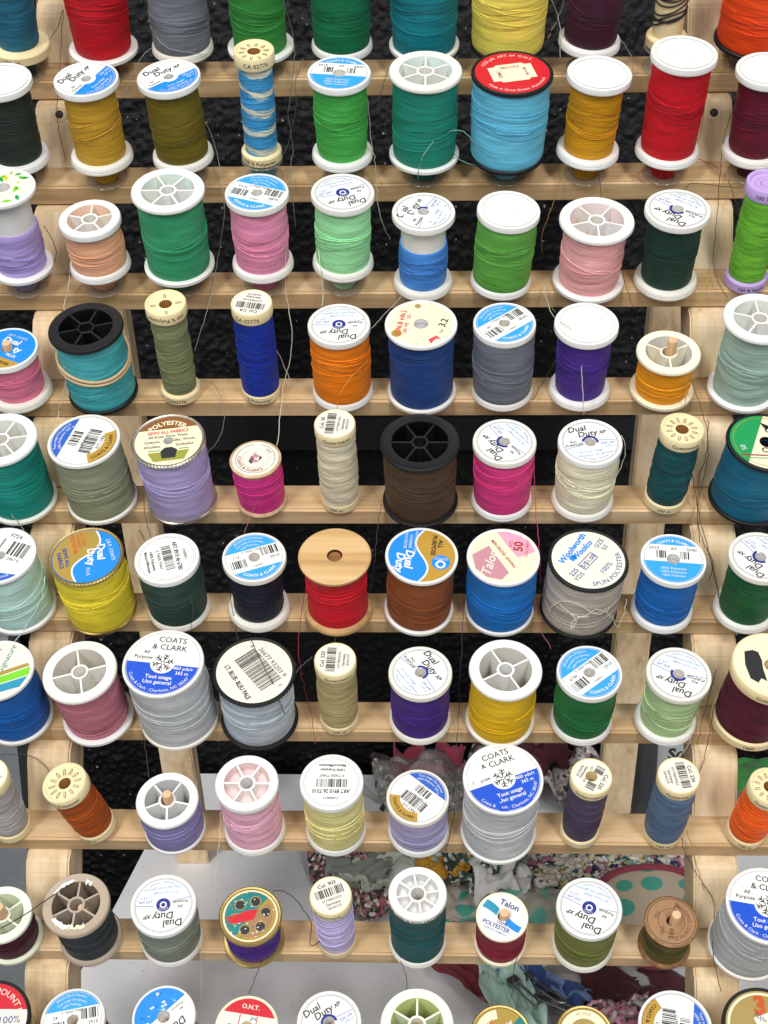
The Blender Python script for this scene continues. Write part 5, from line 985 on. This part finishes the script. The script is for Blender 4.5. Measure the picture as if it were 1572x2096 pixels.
        if kind=='emb':
            mb=MB(); mb.add(*lathe([(R*.83,H-.1),(R*.845,H+.25),(R*.87,H+.25),(R*.885,H-.1)],64),plm); mb.obj('raised_ring',tf,True,40)
    elif kind=='gs':
        tf=flange(R*.86,H-.45)
        n=int(c[1]); hole=3.0
        mb=MB(); mb.add(*lathe([(R*.86,H-.45),(R*.80,H-1.15),(hole+.9,H-1.05),(hole+.35,H-.75),(hole,H-.9)],48),plm); mb.add(*lathe([(hole,H-.9),(hole,H-9)],32),plain('amber_hole','b98342',.5,.2)); mb.obj('cap_disc',tf,True,40)
        mb=MB(); dk=plain('slit_shadow','5c421c',.7,.1)  # dark brown loops paint the shadow inside the cap slits
        for k in range(n):
            a=2*pi*k/n+.2; pts=[]
            for u,w_ in ((hole+1.5,-.42),(R*.70,-.42),(R*.74,0),(R*.70,.42),(hole+1.5,.42)):
                pts.append(((u*cos(a)-w_*sin(a))*MM,(u*sin(a)+w_*cos(a))*MM,(H-1.02)*MM))
            mb.add(*tube(pts,.16*MM,4),dk)
        mb.obj('slits',tf)
    elif kind=='rings':
        tf=flange(R*.84,H-.3); mb=MB(); mb.add(*lathe([(R*.84,H-.3),(R*.78,H-1.6),(R*.62,H-1.6),(R*.58,H-.9),(R*.50,H-.9),(R*.46,H-1.6),(R*.30,H-1.6),(R*.26,H-1.0),(.02,H-1.0)],48),plm); mb.obj('cap_disc',tf,True,40)
    elif kind=='wood':
        hr=3.6; tf=flange(hr,H-.05)
        mb=MB(); mb.add(*lathe([(hr,H-.03),(hr-.1,H-10)],24),plain('dark_bore','5a3c22',.7,.2)); mb.obj('hole_wall',tf,True)
    for q in c:
        if q.startswith('top='):  wrap_text('cap_print',tf,q[4:].replace('_',' '),R+.06,H-th*.52,2.9,ink('bk'),-90+rnd.uniform(-12,12),flip='flip' in c)
        if q.startswith('bot='):  wrap_text('cap_print',f,q[4:].replace('_',' '),Rb+.06,bh*.44,2.7,ink('bk'),-90+rnd.uniform(-10,10))
        if q=='band':
            for z_,t_ in ((H*.60,-3.2),(H*.52,-1.8)):
                pts=[((rb+1.0)*cos(2*pi*j/48)*MM,(rb+1.0)*sin(2*pi*j/48)*MM,(z_+t_*sin(2*pi*j/48+2.6)+.8*sin(4*pi*j/48))*MM) for j in range(48)]
                mb=MB(); mb.add(*tube(pts,.75*MM,6,True),plain('rubber_band','d2b48c' if t_<-2 else 'cdd3c4',.6)); mb.obj('rubber_band',o,True)
    return o
def bobbin(sid,hexc,label):
    g=list(GEO[sid]); x=g[1]-.2
    m=spool_matrix([g[0],x,0,11.5,g[4]*.3,0,0,0,0]); o=empty('bobbin',m,label,'bobbin','clear bobbins under the spools')
    for z in (0,10.4):
        mb=MB(); mb.add(*lathe([(3.1,z),(9.7,z),(10.0,z+.3),(10.0,z+.7),(9.7,z+1.0),(3.1,z+1.0)],48),CLEAR); mb.obj('rim',o,True,40)
    mb=MB(); mb.add(*lathe([(3.05,.2),(3.05,11.2)],24),CLEAR); mb.obj('core',o,True)
    thread_body(o,5.6,5.6,1.1,10.3,T_PLAIN,lin(hexc),'plain',.2,rnd=random.Random(sid+'b'))
for a in SPOOLS: build_spool(*a)
for a in BOBBINS: bobbin(*a)
def tail(sid,hexc,r,pts):
    o=SPO[sid]; mi=o.matrix_world.inverted()@RACK
    P=[mi@(Vector(p)*MM) for p in pts]; P=smooth_path(P,6)
    P=[p+Vector((noise.noise(p*420),noise.noise(p*420+Vector((7,1,2))),0))*.0007 for p in P]
    mb=MB(); mb.add(*tube(P,r*1.3*MM,5),STRAND); t=mb.obj('thread_tail',o,True); t.color=lin(hexc)
bpy.context.view_layer.update()
for a in TAILS: tail(*a)
# ---------------------------------------------------------------- sewing scraps lying on the table behind the rack
def fabric(name,h,rough=.85,pat=None,h2=None,sc=60):
    m=N('cloth_'+name); c=lin(h); w=m.noise(m.co((1800,1800,1800)),1,2)
    base=c
    if pat=='dots':
        v=m.n('ShaderNodeTexVoronoi', feature='F1', distance='EUCLIDEAN'); m.set(v,'Vector',m.co((sc,sc,1),'UV')); v.inputs['Randomness'].default_value=.35; v.inputs['Scale'].default_value=1
        base=m.mix(m.ramp(v.outputs['Distance'],[(.33,(1,1,1,1)),(.36,(0,0,0,1))]),c,lin(h2))
    elif pat=='floral':
        v=m.n('ShaderNodeTexVoronoi'); m.set(v,'Vector',m.co((sc,sc,sc))); 
        base=m.ramp(v.outputs['Color'],[(.25,c),(.45,lin(h2)),(.60,(.015,.02,.02,1)),(.80,lin('e8e4dc'))]); 
    elif pat=='plaid':
        k=m.n('ShaderNodeTexChecker', Vector=m.co((sc,sc,1),'UV'), Scale=1.0); m.set(k,'Color1',c); m.set(k,'Color2',lin(h2)); base=k.outputs[0]
    m.p(Base_Color=m.mix(m.math('MULTIPLY',w,.25),base,(.02,.02,.02,1)), Roughness=rough); m.b.inputs['Sheen Weight'].default_value=.15; m.bump(w,.4,.0004); return m.m
def scrap(name,label,cat,pos,size,rot,amp,seed,mat=None,z=4,thick=.5,fold=1.0,group='sewing scraps on the table',tiltx=0):
    """a crumpled piece of cloth or film, size in mm, lying at pos on the table"""
    nx,ny=34,26; v=[];f=[];uv=[]; R_=random.Random(seed); ox,oy=R_.uniform(0,50),R_.uniform(0,50)
    for j in range(ny+1):
        for i in range(nx+1):
            u,w=i/nx-.5,j/ny-.5
            e=1+.22*noise.noise(Vector((u*4+ox,w*4,seed)))
            x=u*size[0]*e; y=w*size[1]*e
            q=Vector((u*2.6*fold+ox,w*2.6*fold+oy,seed*.7))
            h=abs(noise.noise(q))*amp*1.7+abs(noise.noise(q*2.3))*amp*.7+noise.noise(q*5)*amp*.18
            x+=noise.noise(q*1.7+Vector((9,0,0)))*amp*.5; y+=noise.noise(q*1.7+Vector((0,9,0)))*amp*.5
            v.append((x*MM,y*MM,(h+tiltx*(w+.5)*size[1])*MM)); uv.append((u*size[0]/40,w*size[1]/40))
    for j in range(ny):
        for i in range(nx): a=j*(nx+1)+i; f.append((a,a+1,a+nx+2,a+nx+1))
    zm=min(p[2] for p in v); v=[(a,b,c-zm) for a,b,c in v]
    me=D.meshes.new(name); me.from_pydata(v,[],f); l=me.uv_layers.new(name='UVMap')
    for lo in me.loops: l.data[lo.index].uv=uv[lo.vertex_index]
    me.materials.append(mat); me.shade_smooth(); o=link(name,me); o.location=(pos[0]*MM,pos[1]*MM,z*MM); o.rotation_euler=(0,0,radians(rot))
    if thick: s=o.modifiers.new('thickness','SOLIDIFY'); s.thickness=thick*MM; s.offset=1
    return tag(o,label,cat,group)
def rug(pos):
    t=empty('rag_rug',Matrix.Translation(Vector(pos)*MM),'lumpy braided rag rug of cream, yellow, purple and green strips','rug','sewing scraps on the table')
    cols=[lin(c) for c in ('e2dccf','ebe6da','dcd4c6','f0ece2','ddc264','3a2e52','2c5a4c','8fb0a6','c6b0bc','b06a80','2e2a44','e0d8a8','d8cfc4')]
    mats=[]
    for i,c in enumerate(cols):
        m=N('rag_strip'); w=m.noise(m.co((900,900,900)),1,3); w2=m.noise(m.co((260,260,260)),1,3)
        m.p(Base_Color=m.mix(m.ramp(w2,[(.52,(0,0,0,1)),(.62,(1,1,1,1))]),m.mix(m.math('MULTIPLY',w,.5),c,(.03,.03,.04,1)),cols[(i*5+3)%len(cols)]),Roughness=.9); m.bump(w,.8,.0012); mats.append(m.m)
    R_=random.Random(11); mb=MB()
    for j in range(13):
        for i in range(30):
            x=(i-15)*4.6+(2.3 if j%2 else 0)+R_.uniform(-1.3,1.3); y=(j-6)*4.8+R_.uniform(-1.2,1.2)
            if (x/62)**2+(y/32)**2>1: continue
            a=R_.uniform(-.9,.9)+(.6 if j%2 else -.6); v,f=lathe([(.01,-2.4),(1.1,-2.2),(1.9,-.9),(2.2,.3),(1.5,1.9),(.01,2.4)],8)
            k=R_.uniform(.8,1.35); ph=R_.uniform(0,6)
            M_=Matrix.Translation(Vector((x,y,2.6+R_.uniform(0,2.4)))*MM)@Matrix.Rotation(a,4,'Z')@Matrix.Rotation(R_.uniform(-.6,.6),4,'X')@Matrix.Diagonal((2.0*k,1.1,.95,1))
            mb.add([tuple(M_@(Vector(p)*(1+.28*noise.noise(Vector(p)*900+Vector((ph,0,0)))))) for p in v],f,R_.choice(mats))
    o=mb.obj('braid',t,True); o['kind']='stuff'
    mb=MB(); mb.add(*lathe([(.01,.3),(1,.3),(1,1.2),(.01,1.2)],40),mats[5]); b=mb.obj('backing',t); b.scale=(60,31,1)
def pot_holder(pos):
    t=empty('pot_holder',Matrix.Translation(Vector(pos)*MM)@Matrix.Rotation(radians(-6),4,'Y')@Matrix.Rotation(radians(12),4,'X')@Matrix.Scale(.84,4),'round beige cloth with large teal dots and maroon edging before the rag rug','pot holder','sewing scraps on the table')
    m=N('dotted_cloth'); vv=m.n('ShaderNodeTexVoronoi'); m.set(vv,'Vector',m.co((43,43,.01))); vv.inputs['Scale'].default_value=1; vv.inputs['Randomness'].default_value=.3
    w=m.noise(m.co((1400,1400,1400)),1,2); base=m.mix(m.ramp(vv.outputs['Distance'],[(.36,(1,1,1,1)),(.39,(0,0,0,1))]),lin('c2b29c'),lin('4aa592')); m.p(Base_Color=m.mix(m.math('MULTIPLY',w,.25),base,(.03,.03,.03,1)),Roughness=.9); m.bump(w,.4,.0004)
    mb=MB(); mb.add(*lathe([(.01,6)]+[(46*k/10,6-4.5*(k/10)**2.2) for k in range(1,11)]+[(45,-1),(.01,-1)],72,rmod=lambda a,i:.02*sin(3*a+1)+.01*sin(7*a)),m.m); mb.obj('cloth',t,True)
    e=fabric('maroon_edge','8a2f40'); mb=MB(); pts=[(46.5*(1+.02*sin(3*a+1)+.01*sin(7*a))*cos(a)*MM,46.5*(1+.02*sin(3*a+1)+.01*sin(7*a))*sin(a)*MM,1.0*MM) for a in [2*pi*j/72 for j in range(72)]]
    mb.add(*tube(pts,3.4*MM,8,True),e); mb.obj('edging',t,True)
def bottle(pos):
    t=empty('bottle',Matrix.Translation(Vector(pos)*MM),'dark grey bottle with pale label and large dark letters behind the right upright','bottle')
    mb=MB(); mb.add(*lathe([(.01,0),(21,0),(22,1.5),(22,86),(20,94),(11,102),(11,108),(.01,108)],48),plain('dark_bottle','54585c',.3,.1)); mb.obj('body',t,True,40)
    mb=MB(); mb.add(*lathe([(11.8,104),(12,105),(12,120),(11,122),(.01,122)],40),plain('dark_cap','2a2d31',.4)); mb.obj('cap',t,True,40)
    mb=MB(); n=24; vv=[]; 
    for j in range(n+1):
        a=radians(-112+100*j/n); vv+=[(22.15*cos(a)*MM,22.15*sin(a)*MM,8*MM),(22.15*cos(a)*MM,22.15*sin(a)*MM,80*MM)]
    mb.add(vv,[(2*j,2*j+2,2*j+3,2*j+1) for j in range(n)],plain('bottle_label','b4b9bb',.4,.1)); mb.obj('label',t,True)
    wrap_text('print',t,'So',22.3,69,12,ink('bk'),-78,.04)
    wrap_text('print',t,'for all fabrics',22.3,56,3.2,ink('bk'),-80,.0)
for a in SCRAPS:
    kw=a[-1]; mt=kw.pop('mat'); kw['mat']=BAGM if mt=='film' else fabric(*mt[0],**mt[1])
    scrap(*a[:-1],**kw)
rug(RUGPOS); pot_holder(POTPOS); bottle(BOTTLEPOS)
def safety_pin(pos,rot,label):
    m=Matrix.Translation(Vector(pos)*MM)@Matrix.Rotation(radians(rot),4,'Z')@Matrix.Rotation(radians(12),4,'X')
    t=empty('safety_pin',m,label,'safety pin','safety pins among the scraps')
    mb=MB(); mb.add(*tube([Vector((x,y,1))*MM for x,y in ((-14,0),(-8,.2),(10,.4),(13,1.2),(14.5,2.6),(13,4),(10,4.4),(-13,4.0))],.7*MM,6),STEEL); mb.obj('wire',t,True)
    mb=MB(); mb.add(*boxv(-17.5,-12,-1,5.2,-.6,2.8),STEEL); mb.obj('clasp',t)
for p in PINS: safety_pin(*p)
